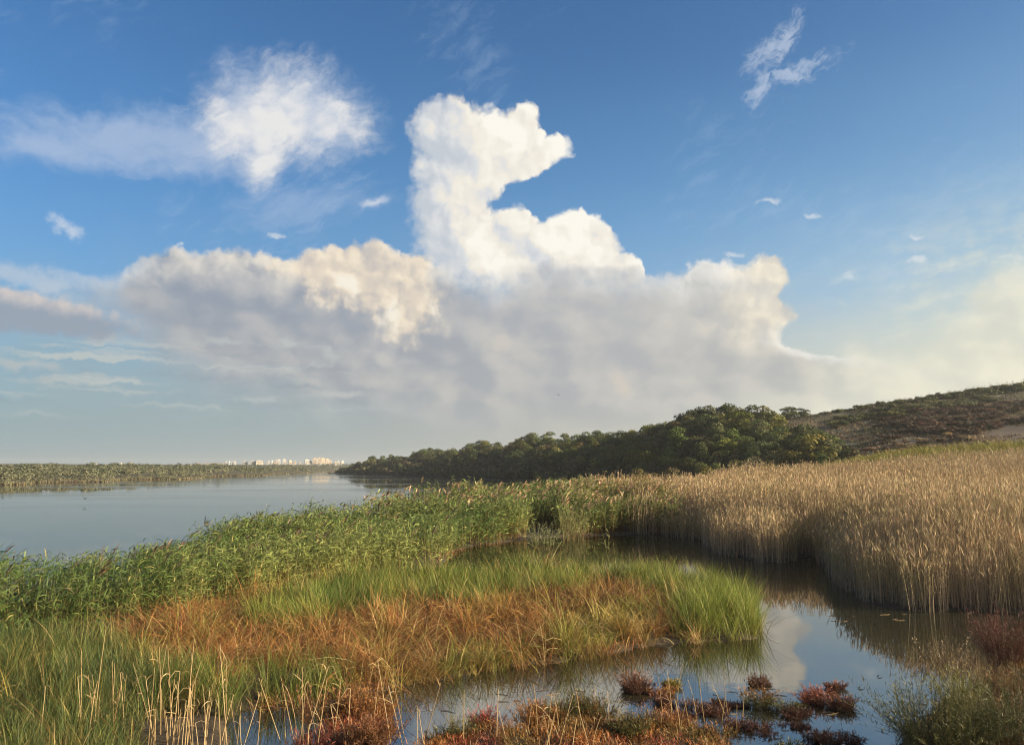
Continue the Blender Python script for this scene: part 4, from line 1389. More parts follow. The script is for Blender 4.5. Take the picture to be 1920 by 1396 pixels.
def build_town():
    walls = {'white': plain('white_render', (0.50, 0.49, 0.47)), 'cream': plain('cream_render', (0.50, 0.42, 0.33)), 'grey': plain('grey_concrete', (0.28, 0.29, 0.30)), 'sand': plain('sand_render', (0.40, 0.36, 0.30))}
    glass = plain('dark_glazing', (0.10, 0.12, 0.14), 0.25)
    roofm = plain('roof_tile', (0.30, 0.16, 0.11))
    flatr = plain('flat_roof', (0.30, 0.30, 0.30))
    rg = random.Random(31)

    def block(px, top, wpx, d, wall, label, group=None, pitched=False, name='apartment_block', cat='building'):
        w = wpx / FPX * d
        X = (px - 960) / FPX * d
        zt = EYE + (HY - top + (0.3 if pitched else 1.2)) / FPX * d
        zb = gz(X, d) - 1.0
        h = max(zt - zb, 5)
        dep = min(w, 14)
        o = empty(name, (X, d, zb), rg.uniform(0.15, 0.55))
        floors = max(2, int(h / 3.2))
        bs = [(-w / 2, -dep / 2, 0, w / 2, dep / 2, h)]
        v, q = boxes(bs)
        link('wall', mesh_np('wall', v, q, walls[wall], smooth=False), o)
        # bands of recessed balconies and glazing, one sheet a storey
        gb = []
        for f in range(min(floors, 14)):
            z = 1.3 + f * (h - 1.5) / floors
            gb.append((-w / 2 + w * .08, -dep / 2 - 0.05, z, w / 2 - w * .08, -dep / 2 - 0.003, z + 1.25))
            gb.append((w / 2 + 0.003, -dep / 2 + dep * .15, z, w / 2 + 0.05, dep / 2 - dep * .15, z + 1.25))
        for b in gb:
            v, q = boxes([b]); link('window', mesh_np('window', v, q, glass, smooth=False), o)
        if pitched:
            e = 0.5
            v = [(-w / 2 - e, -dep / 2 - e, h), (w / 2 + e, -dep / 2 - e, h), (w / 2 + e, dep / 2 + e, h), (-w / 2 - e, dep / 2 + e, h), (-w / 2 * .6, 0, h + w * .16), (w / 2 * .6, 0, h + w * .16)]
            me = mesh_np('roof', v, [(0, 1, 5, 4), (2, 3, 4, 5), (0, 3, 2, 1)], roofm, smooth=False, tris=[(1, 2, 5), (3, 0, 4)])
        else:
            v, q = boxes([(-w / 2 - .2, -dep / 2 - .2, h + .003, w / 2 + .2, dep / 2 + .2, h + .6), (-w * .15, -dep * .2, h + .603, w * .12, dep * .2, h + 2.6)])
            me = mesh_np('roof', v, q, flatr if wall == 'grey' else walls[wall], smooth=False)
        link('roof', me, o)
        tag(o, label, cat, group)

    # (column, row of the roof, width in columns)
    for i, (px, tp, w) in enumerate([(593, 861, 8.0), (601.5, 860, 6.0), (608.5, 860.5, 6.5), (615.5, 862, 6)]):
        block(px, tp, w, 2300 + i * 12, 'cream', ['widest sunlit cream tower block at the left end of the row of four', 'cream tower block second from the left in the row of four', 'cream tower block third from the left in the row of four',
              'lower cream tower block at the right end of the row of four'][i])
    block(621, 865, 6, 2350, 'cream', 'small peach block just right of the four tower blocks')
    for i, (px, tp, w) in enumerate([(462, 866.5, 10), (476.5, 866, 12), (489, 865.5, 12)]):
        block(px, tp, w, 2000, 'grey' if i < 2 else 'sand', ['long grey slab block at the left of the three joined slabs', 'middle grey slab block of the three joined slabs', 'sand coloured slab block at the right of the three joined slabs'][i])
    for px, tp, w in [(428, 867, 2.6), (434, 866.5, 2.6), (439, 867, 2.6), (444, 866.8, 3.5)]:
        block(px, tp, w, 2050, 'white', 'narrow white block left of the grey slab blocks', 'narrow white blocks beside the slabs')
    for px, tp, w, wl in [(507, 866, 3, 'white'), (513, 865, 3, 'white'), (520, 864, 4, 'cream'), (526, 863, 5, 'white'), (536, 862.5, 6, 'white'), (547, 865, 5, 'cream'), (556, 866, 4, 'cream'), (578, 863.5, 8, 'white'), (584, 866, 6, 'grey'),
                         (637, 866, 5, 'white'), (644, 866, 5, 'white'), (631, 867.5, 4, 'sand'), (565, 868, 4, 'sand')]:
        block(px, tp, w, 2250 + rg.uniform(-60, 60), wl, f"{ {'white': 'white', 'cream': 'cream', 'grey': 'grey', 'sand': 'sand coloured'}[wl] } mid rise block in the far town across the lake", f"{wl} mid rise blocks in the far town")
    for k in range(64):
        px = rg.choice([rg.uniform(365, 430), rg.uniform(495, 645), rg.uniform(495, 645)])
        block(px, rg.uniform(868.5, 871.5), rg.uniform(2.2, 4.2), rg.uniform(1900, 2200), rg.choice(['white', 'white', 'cream', 'sand']), 'small pale house with red roof in the far town', 'small houses in the far town', True, 'house', 'house')
    for px, tp in [(186, 868), (232, 867), (255, 869.5), (288, 873.5), (330, 870.5), (362, 870)]:
        d = float(np.interp(px, *FAR_SHORE)) * 1.75
        block(px, tp, 1.8, d, 'white', 'white house half hidden in the far wood across the lake', 'white houses in the far wood', True, 'house', 'house')


build_trees()
build_hill()
build_far_wood()
build_town()


def build_undergrowth():
    rg = np.random.default_rng(15)
    n = 2600
    px = rg.uniform(634, 1600, n)
    kx = [632, 642, 700, 800, 900, 1000, 1100, 1200, 1300, 1400, 1500, 1600]
    shore = np.interp(px, kx, [788, 787, 677, 558, 442, 354, 292, 246, 212, 198, 184, 172])
    ridge = np.interp(px, kx, [805, 850, 790, 690, 570, 480, 410, 350, 315, 300, 235, 205])
    f = rg.random(n) ** 1.4
    shore = shore_y(px, shore * 0.72, shore * 1.1)
    ridge = np.maximum(ridge, shore + 12)
    Y = shore * 1.001 + (ridge - shore) * f
    X = (px - 960) / FPX * Y
    Z = ground_z(X, Y)
    hh = rg.uniform(1.6, 3.4, n) * np.interp(Y, [180, 300, 500, 800], [.7, 1.1, 1.7, 2.2]) * np.interp(px, [634, 690], [.4, 1])
    rr = hh * rg.uniform(.6, 1.0, n)
    m = 46
    d = nrm(rg.normal(0, 1, (n, m, 3))); d[..., 2] = np.abs(d[..., 2]) - .1; d = nrm(d)
    c = np.stack([X, Y, Z + hh * .3], -1)[:, None, :] + d * (rr[:, None] * rg.uniform(.5, 1.05, (n, m)))[..., None] * np.array([1, 1, .85])
    s = rr[:, None] * rg.uniform(.14, .32, (n, m))
    nr = nrm(d + rg.normal(0, .5, (n, m, 3))); up = nrm(np.cross(nr, nrm(rg.normal(0, 1, (n, m, 3))))); sd = np.cross(nr, up)
    v = np.stack([c - up * s[..., None], c + sd * s[..., None], c + up * s[..., None] * 1.2, c - sd * s[..., None] * .8], 2).reshape(-1, 3)
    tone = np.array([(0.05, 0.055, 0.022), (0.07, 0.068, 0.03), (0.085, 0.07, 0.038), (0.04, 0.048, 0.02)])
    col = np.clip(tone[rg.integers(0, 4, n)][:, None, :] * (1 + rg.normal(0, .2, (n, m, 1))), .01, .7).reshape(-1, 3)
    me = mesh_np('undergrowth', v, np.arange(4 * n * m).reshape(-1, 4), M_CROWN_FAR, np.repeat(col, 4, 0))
    tag(link('undergrowth', me), 'dark undergrowth between and below the trees of the headland wood', 'undergrowth', kind='stuff')


build_undergrowth()

# ---------------------------------------------------------------- plants of the near bank, stalks, birds
def plant_arrays(r, h, nb, nl, leaf_len, leaf_w, bcol, lcols, rg, bw=0.006, out=0.9, droop=0.3, leaf_from=0.25, base_r=0.25, K=4, lean=(0.0, 1.0), tipcol=None, sub=0):
    """a shrub: nb curved stems from the base, each with nl small leaves; returns (stems, leaves) accumulators"""
    st, lf = Acc(), Acc()
    az = rg.uniform(0, 2 * math.pi, nb)
    rr = np.sqrt(rg.random(nb)) * base_r * r
    base = np.stack([np.sin(az) * rr, np.cos(az) * rr, np.full(nb, -0.06)], -1)
    if sub:
        sc_ = rg.normal(0, .42 * r, (sub, 2)); hs = rg.uniform(.55, 1.15, sub); wch = rg.integers(0, sub, nb)
        base[:, :2] = base[:, :2] * .5 + sc_[wch]
        az = az + 0.0
    tilt = rg.uniform(lean[0], lean[1], nb) * out
    L = h * rg.uniform(0.6, 1.1, nb) / np.maximum(0.55, np.cos(tilt * 0.8))
    if sub: L = L * hs[wch]
    L = np.minimum(L, np.hypot(h, r) * 1.1)
    pa = arcs(base, az + rg.normal(0, 0.4, nb), np.pi / 2 - tilt, L, droop * rg.uniform(-0.6, 1.2, nb), K)
    w = np.full((nb, 1), bw) * np.linspace(1, 0.4, K)[None]
    st.rib(pa, w, hside(az, rg.uniform(-.5, .5, nb)), np.clip(np.asarray(bcol)[None] * (1 + rg.normal(0, .25, (nb, 1))), .005, .8))
    st.rib(pa, w, nrm(np.stack([np.sin(az), np.cos(az), np.full(nb, .4)], -1)), np.clip(np.asarray(bcol)[None] * (1 + rg.normal(0, .25, (nb, 1))), .005, .8))
    lc = np.asarray(lcols, float)
    bt = rg.integers(0, len(lc), nb)
    for j in range(nl):
        f = rg.uniform(leaf_from, 1.0, nb) * (K - 1) * 0.999
        i = f.astype(int); fr = (f - i)[:, None]
        b = pa[np.arange(nb), i] * (1 - fr) + pa[np.arange(nb), i + 1] * fr
        a = az + rg.normal(0, 1.3, nb)
        ll = leaf_len * rg.uniform(.5, 1.3, nb)
        lp = arcs(b, a, rg.uniform(0.2, 1.45, nb), ll, rg.uniform(-.5, .8, nb), 3)
        c = lc[np.where(rg.random(nb) < .7, bt, rg.integers(0, len(lc), nb))]
        if tipcol is not None:
            k = np.clip((b[:, 2:3] / h - 0.45) * 1.8, 0, 1)
            c = c * (1 - k) + np.asarray(tipcol)[None] * k
        c = np.clip(c * (1 + rg.normal(0, .22, (nb, 1))), .005, .8)
        lf.rib(lp, (leaf_w * rg.uniform(.7, 1.3, nb))[:, None] * np.array([.7, 1, .25])[None], hside(a, rg.uniform(-1.2, 1.2, nb)), c)
    return st, lf


def shrub(name, px, py, r, h, nb, nl, leaf_len, leaf_w, bcol, lcols, label, cat, seed, group=None, z=None, sx=1.0, **kw):
    rg = np.random.default_rng(seed)
    X, Y = G(px, py)
    o = empty(name, (X, Y, max(gz(X, Y), -0.05) if z is None else z))
    st, lf = plant_arrays(r, h, nb, nl, leaf_len, leaf_w, bcol, lcols, rg, **kw)
    if sx != 1.0: o.scale = (sx, 1, 1)
    link('stem', st.mesh('stem', M_STRAW), o)
    link('foliage', lf.mesh('foliage', M_LEAF), o)
    return tag(o, label, cat, group)


RED = [(0.27, 0.085, 0.06), (0.32, 0.12, 0.075), (0.20, 0.07, 0.05)]
ORANGE = [(0.33, 0.165, 0.055), (0.28, 0.12, 0.05), (0.24, 0.14, 0.05)]
DKRED = [(0.115, 0.05, 0.035), (0.15, 0.068, 0.045), (0.075, 0.045, 0.03)]
OLIVEG = [(0.10, 0.105, 0.035), (0.14, 0.14, 0.045), (0.075, 0.085, 0.03)]
MIXG = [(0.28, 0.15, 0.05), (0.13, 0.12, 0.04), (0.22, 0.10, 0.045), (0.17, 0.15, 0.05)]


def build_near():
    g = dict(bw=0.008, out=0.75, base_r=0.75, droop=0.1)
    # clumps standing in the water: column, row of the base, radius, height, colours, label
    W = [
        (1183, 1296, .50, .42, DKRED, (0.34, 0.15, 0.08), 'largest dark red glasswort clump in the pool, nearest the grass island'),
        (1243, 1299, .17, .26, ORANGE, (0.42, 0.20, 0.05), 'small orange glasswort tuft touching the dark red clump in the pool'),
        (1257, 1286, .17, .30, [(0.26, 0.20, 0.04), (0.16, 0.15, 0.03)], (0.44, 0.27, 0.05), 'round golden yellow tuft with green base standing in the water'),
        (1252, 1320, .22, .30, DKRED, (0.36, 0.13, 0.10), 'dusty pink glasswort tuft below the golden yellow tuft'),
        (1268, 1346, .28, .22, DKRED, None, 'dark brown sodden clump below the dusty pink tuft'),
        (1425, 1283, .34, .26, [(0.10, 0.05, 0.04), (0.14, 0.08, 0.05)], None, 'low dark twiggy clump in the pool above the big red topped clump'),
        (1452, 1328, .52, .44, OLIVEG, (0.42, 0.17, 0.07), 'big green glasswort clump with a rusty red top in the pool'),
        (1498, 1340, .34, .24, DKRED, None, 'dark maroon clump touching the right of the big red topped clump'),
        (1521, 1313, .30, .40, RED, (0.42, 0.17, 0.11), 'bright red glasswort clump in the pool with a pointed top'),
        (1567, 1293, .22, .24, DKRED, (0.38, 0.15, 0.10), 'small dusky red clump behind the two red ones in the pool'),
        (1578, 1327, .42, .34, DKRED, (0.36, 0.14, 0.08), 'wide dark red clump at the right end of the row in the pool'),
        (1412, 1366, .38, .30, DKRED, (0.26, 0.10, 0.06), 'dark brown red clump in the water beside the near bank'),
        (1562, 1386, .42, .36, DKRED, (0.20, 0.10, 0.07), 'dull purple brown clump at the bottom edge of the open water'),
        (1322, 1334, .48, .28, DKRED, (0.22, 0.12, 0.07), 'flat dark twiggy clump between the bank and the open water'),
        (1500, 1362, .30, .12, DKRED, None, 'thin half drowned maroon clump in the open water'),
        (1372, 1322, .20, .18, [(0.12, 0.07, 0.05)], None, 'little dark clump of bent twigs left of the big red topped clump'),
    ]
    for i, (px, py, r, h, cols, tip, lab) in enumerate(W):
        shrub('glasswort_clump', px, py, r, h, int(80 + r * 280), 15, 0.07, 0.010, (0.10, 0.05, 0.03), cols, lab, 'glasswort', 300 + i, 'glasswort clumps standing in the pool', z=-0.03, sx=1.25, tipcol=tip, sub=3 + i % 3, **g)
    # larger bushes on the near bank
    big = dict(bw=0.008, base_r=0.6, droop=0.6)
    shrub('shrub', 1758, 1404, 1.05, 1.15, 300, 26, 0.10, 0.010, (0.20, 0.17, 0.07), [(0.07, 0.082, 0.03), (0.05, 0.065, 0.025), (0.12, 0.12, 0.045)], 'large dark olive feathery shrub on the bank at the bottom right', 'shrub', 340, out=1.0, tipcol=(0.16, 0.15, 0.06), **big)
    shrub('shrub', 1905, 1402, 0.95, 1.22, 240, 24, 0.10, 0.010, (0.17, 0.16, 0.07), [(0.055, 0.075, 0.03), (0.09, 0.10, 0.045)], 'bluish green shrub in the bottom right corner beside the olive shrub', 'shrub', 341, out=0.9, **big)
    shrub('shrub', 1800, 1352, 0.40, 1.05, 90, 24, 0.11, 0.010, (0.26, 0.22, 0.09), [(0.24, 0.23, 0.06), (0.19, 0.19, 0.05)], 'yellowish upright shrub rising behind the dark olive shrub', 'shrub', 342, out=0.45, **big)
    shrub('shrub', 1893, 1248, 0.85, 1.55, 260, 22, 0.085, 0.011, (0.16, 0.07, 0.05), [(0.12, 0.05, 0.04), (0.08, 0.04, 0.035), (0.15, 0.07, 0.05)], 'tall dark red brown shrub at the right edge in front of the dry reeds', 'shrub', 343, out=0.55, tipcol=(0.20, 0.085, 0.07), **big)
    shrub('weed', 1778, 1268, 0.50, 1.05, 46, 14, 0.06, 0.016, (0.20, 0.14, 0.09), [(0.34, 0.28, 0.18), (0.24, 0.18, 0.11)], 'airy dry seeding weed standing against the pool left of the red brown shrub', 'weed', 344, out=0.7, leaf_from=0.6, **big)
    shrub('weed', 1738, 1262, 0.45, 0.55, 60, 4, 0.08, 0.007, (0.11, 0.08, 0.06), [(0.17, 0.12, 0.08)], 'bare dark brown twigs bent over the water beside the seeding weed', 'weed', 345, out=1.1, **big)
    shrub('weed', 1868, 1306, 0.80, 0.75, 130, 16, 0.08, 0.010, (0.20, 0.13, 0.08), [(0.26, 0.16, 0.07), (0.19, 0.13, 0.07), (0.14, 0.12, 0.05)], 'orange brown weedy clump between the red brown shrub and the corner shrub', 'weed', 346, out=0.8, **big)
    shrub('weed', 1835, 1385, 0.35, 0.95, 60, 20, 0.05, 0.010, (0.30, 0.24, 0.12), [(0.28, 0.24, 0.11), (0.20, 0.18, 0.08)], 'slender pale seeding weed between the two corner shrubs', 'weed', 347, out=0.4, **big)
    # reddish saltbushes on the tongue of land left of the pool
    for i, (px, py, r, h, cols, tip, lab) in enumerate([
        (640, 1350, .62, .62, ORANGE + [(0.10, 0.055, 0.035)], (0.33, 0.165, 0.07), 'rusty red saltbush at the left end of the pool under the grass'),
        (700, 1352, .50, .66, ORANGE, (0.42, 0.19, 0.06), 'orange brown saltbush leaning over the left end of the pool'),
        (668, 1412, .70, .58, [(0.18, 0.08, 0.045), (0.10, 0.055, 0.03), (0.24, 0.12, 0.05)], (0.34, 0.15, 0.07), 'reddish brown saltbush below the rusty one at the bottom of the picture'),
        (596, 1412, .50, .48, DKRED + RED, (0.34, 0.10, 0.07), 'reddish low saltbush among the dry stalks left of the reddish brown one'),
        (100, 1425, .34, .45, RED, (0.46, 0.13, 0.10), 'pink red saltbush at the very bottom left among the dry stalks'),
        (905, 1362, .30, .46, RED, (0.50, 0.11, 0.09), 'bright pink red saltbush standing up from the orange bank'),
        (840, 1385, .50, .52, OLIVEG, (0.24, 0.21, 0.07), 'olive yellow saltbush on the bank left of the pink red one'),
        (990, 1375, .62, .48, ORANGE, (0.40, 0.19, 0.06), 'rounded orange saltbush on the bank right of the pink red one'),
        (1065, 1352, .55, .55, OLIVEG + [(0.06, 0.07, 0.03)], (0.15, 0.14, 0.05), 'dark green saltbush in the middle of the near bank'),
        (1100, 1345, .40, .50, ORANGE, (0.36, 0.20, 0.07), 'pale orange saltbush right of the dark green one'),
        (1250, 1368, .55, .50, ORANGE, (0.38, 0.16, 0.08), 'tall rusty saltbush near the right end of the bank'),
        (1190, 1388, .60, .40, OLIVEG, (0.20, 0.14, 0.05), 'green and brown saltbush at the bottom of the bank'),
        (1330, 1385, .55, .36, ORANGE + OLIVEG, (0.34, 0.16, 0.06), 'low russet saltbush at the right tip of the bank'),
        (1490, 1408, .55, .30, OLIVEG, (0.16, 0.17, 0.05), 'low green saltbush cut by the bottom edge under the open water'),
    ]):
        shrub('saltbush', px, py, r, h, int(90 + r * 260), 16, 0.08, 0.011, (0.14, 0.07, 0.04), cols, lab, 'saltbush', 360 + i, 'saltbushes on the near bank', tipcol=tip, sub=4, **g)
    # the mixed mat that covers the bank between them
    polys = [[(745, 1450), (768, 1406), (803, 1388), (860, 1377), (950, 1365), (1010, 1348), (1090, 1340), (1180, 1356), (1240, 1368), (1300, 1378), (1352, 1388), (1370, 1412), (1380, 1450)],
             [(600, 1440), (604, 1345), (642, 1312), (716, 1317), (738, 1348), (738, 1440)],
             [(1655, 1450), (1668, 1408), (1694, 1372), (1734, 1344), (1784, 1314), (1834, 1281), (1885, 1250), (1925, 1238), (2100, 1230), (2300, 1300), (2300, 1440)]]
    acc = Acc()
    for pi, pl in enumerate(polys):
        X, Y = scatter(pl, 62, 40, 0, wander=0.2)
        n = len(X); Z = ground_z(X, Y)
        mound = 0.05 + 0.24 * vnoise(X, Y, 0.8, 2, 70)
        v = vnoise(X, Y, 0.9, 3, 71); v2 = vnoise(X, Y, 0.6, 2, 72)
        for j in range(16):
            m = n
            c = mixcol((0.15, 0.115, 0.035), (0.42, 0.165, 0.05), np.clip(v * 2.4 - 0.55 + RNG.normal(0, .15, m), 0, 1))
            k = v2 > 0.62; c[k] = c[k] * .35 + np.array([0.30, 0.07, 0.055]) * .65
            if pi == 2: c = c * 0.35 + np.array([0.085, 0.085, 0.035]) * 0.55  # bottom right bank: mat colour lowered to paint in its shade
            k = RNG.random(m) < .08; c[k] = (0.34, 0.26, 0.14)
            c = np.clip(c * (1 + RNG.normal(0, .25, (m, 1))), .005, .8)
            a = U(0, 6.28, m)
            b = np.stack([X + RNG.normal(0, .09, m), Y + RNG.normal(0, .09, m), Z + mound * U(-.2, .75, m)], -1)
            acc.rib(arcs(b, a, U(.35, 1.5, m), U(.06, .15, m), U(-.3, .8, m), 3), (0.012 * U(.7, 1.3, m))[:, None] * np.array([1, .9, .3])[None], hside(a, U(-1.2, 1.2, m)), c)
    tag(link('salt_meadow', acc.mesh('salt_meadow', M_LEAF)), 'orange and brown mat of low saltmarsh plants on the near bank', 'ground cover', kind='stuff')

    # dead stalks
    rg = random.Random(44)
    straw = [(0.54, 0.40, 0.21), (0.44, 0.31, 0.165), (0.62, 0.47, 0.27)]
    protos = []
    for i in range(8):
        L = 1.0
        bend = rg.uniform(.0, .22)
        a0 = rg.uniform(0, 6.28)
        pr = [((math.sin(a0) * bend * (t ** 2), math.cos(a0) * bend * (t ** 2), t * L), 0.0078 * (1 - .55 * t)) for t in (-0.06, 0.15, 0.35, 0.55, 0.75, 0.9, 1.0)]
        tubes = [pr]
        if i in (2, 5):      # snapped: the top hangs over
            p = pr[-2][0]
            tubes = [pr[:-1], [(p, .003), ((p[0] + .10, p[1], p[2] + .015), .003), ((p[0] + .24, p[1] + .02, p[2] - .10), .002)]]
        v, q = tube(tubes, 5)
        c = np.repeat(np.array([straw[i % 3]]), len(v), 0) * np.interp(v[:, 2:3], [0, 1], [.75, 1.05])
        sm_ = mesh_np('stem', v, q, M_STRAW, c)
        leaves = []
        for k in range(rg.choice([0, 0, 1, 2, 3]) if i != 7 else 3):
            z = rg.uniform(.45, .97); a = rg.uniform(0, 6.28)
            b = np.array([[math.sin(a0) * bend * z * z, math.cos(a0) * bend * z * z, z]])
            vv, qq, cc = ribbons(arcs(b, np.array([a]), np.array([rg.uniform(.4, 1.3)]), np.array([rg.uniform(.12, .30)]), np.array([rg.uniform(.2, 2.0)]), 5), np.array([[.008, .012, .010, .007, .002]]), hside(np.array([a]), np.array([.5])), np.array([straw[k % 3]]))
            leaves.append(mesh_np('leaf', vv, qq, M_STRAW, cc))
        protos.append((sm_, leaves))
    def stalk(px, py, hpx, lab, grp):
        X, Y = G(px, py)
        sm_, lv = protos[rg.randrange(8)]
        h = hpx / FPX * Y
        o = empty('dry_stalk', (X, Y, max(gz(X, Y), -0.02)), rg.uniform(0, 6.28))
        o.rotation_euler = (rg.gauss(0, .13), rg.gauss(0, .14), rg.uniform(0, 6.28))
        o.scale = (rg.uniform(.9, 1.25), rg.uniform(.9, 1.25), h)
        link('stem', sm_, o)
        for l in lv: link('leaf', l, o)
        tag(o, lab, 'stalk', grp)
    for px, py, h, lab in [(172, 1415, 205, 'tallest dry stalk on the left with a forked top'), (345, 1420, 195, 'tall dry stalk with folded leaves rising above the orange grass'), (427, 1418, 215, 'tall leaning straw stalk right of the folded leaf one'),
                           (294, 1415, 160, 'straight stalk with a hooked top among the left stalks'), (756, 1400, 130, 'bent pale reed stalk at the left end of the pool'), (735, 1405, 175, 'slanting pale reed stalk at the left end of the pool'),
                           (70, 1425, 130, 'dry stalk with a bent tip at the far left bottom corner')]:
        stalk(px, py, h, lab, None)
    for k in range(62):
        px = rg.choice([rg.uniform(280, 460), rg.uniform(290, 620), rg.uniform(290, 620), rg.uniform(150, 240), rg.gauss(330, 40)])
        stalk(px, rg.uniform(1385, 1432), rg.choice([rg.uniform(60, 120), rg.uniform(90, 185)]), 'thin dry straw stalk in the stand at the bottom left of the pool', 'dry stalks at the bottom left')
    for k in range(26):
        stalk(rg.uniform(620, 1120), rg.uniform(1375, 1425), rg.uniform(50, 125), 'thin grey dry stalk standing in the orange saltmarsh plants', 'dry stalks on the orange bank')
    for k in range(16):
        stalk(rg.uniform(1110, 1400), rg.uniform(1330, 1395), rg.uniform(40, 100), 'thin grey dry stalk between the glasswort clumps', 'dry stalks among the glasswort')

    # living reeds that stand alone
    def lone_reed(px, py, hpx, n, spread, cols, lab, name='reed_tuft', leaves=9, lean=.08, seed=1):
        X, Y = G(px, py)
        rgn = np.random.default_rng(seed)
        st, lf = plant_arrays(spread, hpx / FPX * Y, n, leaves, 0.34, 0.03, (0.30, 0.26, 0.12), cols, rgn, bw=0.02, out=lean * 4, base_r=.8, droop=.2)
        o = empty(name, (X, Y, -0.05))
        link('stem', st.mesh('stem', M_STRAW), o); link('foliage', lf.mesh('foliage', M_LEAF), o)
        tag(o, lab, 'reed')
    lone_reed(1143, 1050, 62, 3, .15, [(0.20, 0.24, 0.08), (0.26, 0.27, 0.11)], 'single leaning green reed rising behind the grass island', leaves=10, seed=5)
    lone_reed(1020, 1030, 52, 40, .9, [(0.26, 0.28, 0.13), (0.20, 0.23, 0.10)], 'pale green tuft in front of the dark gap in the reed bed', leaves=12, lean=.2, seed=6)
    lone_reed(1076, 1014, 66, 70, 1.0, [(0.24, 0.25, 0.10), (0.32, 0.28, 0.13)], 'pale upright reed tuft at the water edge right of the dark gap', leaves=7, lean=.06, seed=7)

    # leaves afloat
    for px, py, lab in [(1648, 1269, 'dark curled leaf floating on the open pool'), (1613, 1291, 'flat dark leaf floating nearer than the curled one')]:
        X, Y = G(px, py)
        v, q, c = ribbons(arcs(np.array([[-.06, 0, .012], [-.02, 0.02, .012]]), np.array([1.5, .6]), np.array([.25, .9]), np.array([.16, .09]), np.array([.6, 1.2]), 5), np.array([[.02, .05, .06, .04, .01]] * 2), hside(np.array([1.5, .6]), np.array([.2, .6])), np.array([(.05, .04, .03)] * 2))
        tag(link('floating_leaf', mesh_np('floating_leaf', v, q, M_STRAW, c), None, (X, Y, 0.0)), lab, 'leaf')

    # broken stems afloat between the clumps
    ms = []
    for i in range(4):
        v, q = tube([[((-.5, 0, .004), .006), ((-.15, rg.uniform(-.05, .05), .008), .007), ((.2, rg.uniform(-.06, .06), .006), .006), ((.5, 0, .002), .003)]], 5)
        ms.append(mesh_np('floating_stick', v, q, M_STRAW, np.repeat(np.array([[(.16, .11, .06), (.09, .06, .04), (.30, .22, .12), (.12, .08, .05)][i]]), len(v), 0)))
    for k in range(38):
        px, py = rg.choice([(rg.uniform(1270, 1440), rg.uniform(1268, 1350)), (rg.uniform(1350, 1620), rg.uniform(1290, 1385)), (rg.uniform(760, 1160), rg.uniform(1290, 1335)), (rg.uniform(1560, 1700), rg.uniform(1150, 1165))])
        X, Y = G(px, py)
        o = link('floating_stick', ms[k % 4], None, (X, Y, 0.003))
        s = rg.uniform(.15, .5)
        o.scale = (s, 1, 1); o.rotation_euler = (0, 0, rg.uniform(-.7, .7))
        tag(o, 'broken dead reed stick floating on the pool', 'stick', 'broken reed sticks afloat on the pool')

    # birds
    def bird(px, py, d, span, up, rz, lab, col=(0.03, 0.028, 0.026)):
        V, Q = tube([[((0, -.50, .02), .004), ((0, -.36, .02), .035), ((0, -.15, 0), .085), ((0, .08, 0), .10), ((0, .26, .015), .07), ((0, .36, .04), .045), ((0, .43, .05), .05), ((0, .49, .05), .028), ((0, .60, .045), .006)]], 8)
        V = list(map(tuple, V)); Q = list(map(tuple, Q))
        for sgn in (-1, 1):
            prof = [(0.06, .16, -.14, .03), (.30, .22, -.14, .30 * up), (.62, .12, -.16, .52 * up), (.95, -.06, -.18, .66 * up)]
            b = len(V)
            for xx, yf, yr, zz in prof:
                V += [(sgn * xx, yf, zz + .012), (sgn * xx, (yf + yr) / 2, zz + .03), (sgn * xx, yr, zz), (sgn * xx, (yf + yr) / 2, zz - .006)]
            for i in range(3):
                for k in range(4):
                    a = b + i * 4 + k; c_ = b + i * 4 + (k + 1) % 4
                    Q.append((a, c_, c_ + 4, a + 4))
            Q.append((b + 12, b + 13, b + 14, b + 15))
        b = len(V)
        V += [(-.03, -.34, .02), (.03, -.34, .02), (.12, -.62, .02), (-.12, -.62, .02)]
        Q.append((b, b + 1, b + 2, b + 3))
        me = mesh_np('bird', np.array(V), np.array(Q), M_BIRD)
        o = link('bird', me, None, at(px, py, d))
        s = span / 1.9
        o.scale = (s, s, s); o.rotation_euler = (0, 0, rz)
        tag(o, lab, 'bird')
    bird(160, 935, 122, 0.95, 1.0, 1.1, 'dark bird with raised wings flying low over the lake')
    bird(1047, 740, 75, 0.42, 0.35, 1.9, 'small dark bird gliding in the grey sky above the headland')
    bird(1130, 375, 70, 0.26, 0.6, 0.6, 'tiny dark bird in the blue sky right of the white cloud tower')
    bird(1178, 535, 70, 0.24, -0.4, 2.4, 'tiny dark bird in front of the grey cloud bank')
    # the tip of the headland
    X, Y, _ = at(622, 886, 792)
    v, q = tube([[((-4.2, 0, .2), .5), ((-2, 0, 1.4), .45), ((-.6, 0, 2.6), .2)], [((-4, 0, .3), .45), ((0, .2, .7), .35), ((6, .4, .5), .3)], [((-2.6, 0, 1), .3), ((-3.6, .3, 2.4), .12)], [((1, .2, .6), .2), ((2.2, .1, 1.9), .1)]], 6)
    tag(link('fallen_tree', mesh_np('fallen_tree', v, q, M_BARK), None, (X, Y, 0)), 'dark fallen tree lying in the water at the tip of the headland', 'fallen tree')


M_BIRD = plain('feather', (0.035, 0.032, 0.03), 0.7)
build_near()


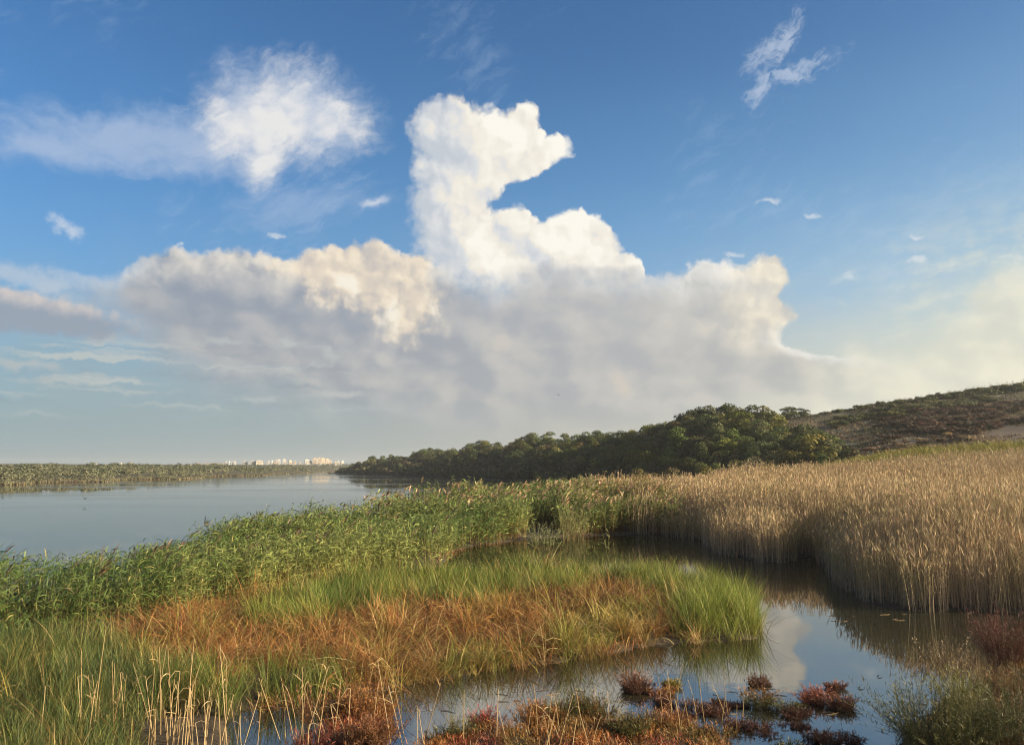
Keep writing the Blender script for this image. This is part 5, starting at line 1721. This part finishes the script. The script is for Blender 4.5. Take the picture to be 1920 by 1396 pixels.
def build_haze():
    m, t = mat_new('haze')
    v = t.new('ShaderNodeVolumePrincipled')
    v.inputs['Color'].default_value = (0.80, 0.86, 0.90, 1)
    v.inputs['Density'].default_value = HAZE
    v.inputs['Anisotropy'].default_value = 0.35
    o = t.new('ShaderNodeOutputMaterial')
    t.t.links.new(v.outputs[0], o.inputs['Volume'])
    V, Q = boxes([(-7700, -7700, -2.2, 7700, 7700, 90)])
    tag(link('haze', mesh_np('haze', V, Q, m, smooth=False)), 'pale evening haze over the lake and the far shore', 'haze', kind='stuff')


HAZE = 0.00014
build_haze()
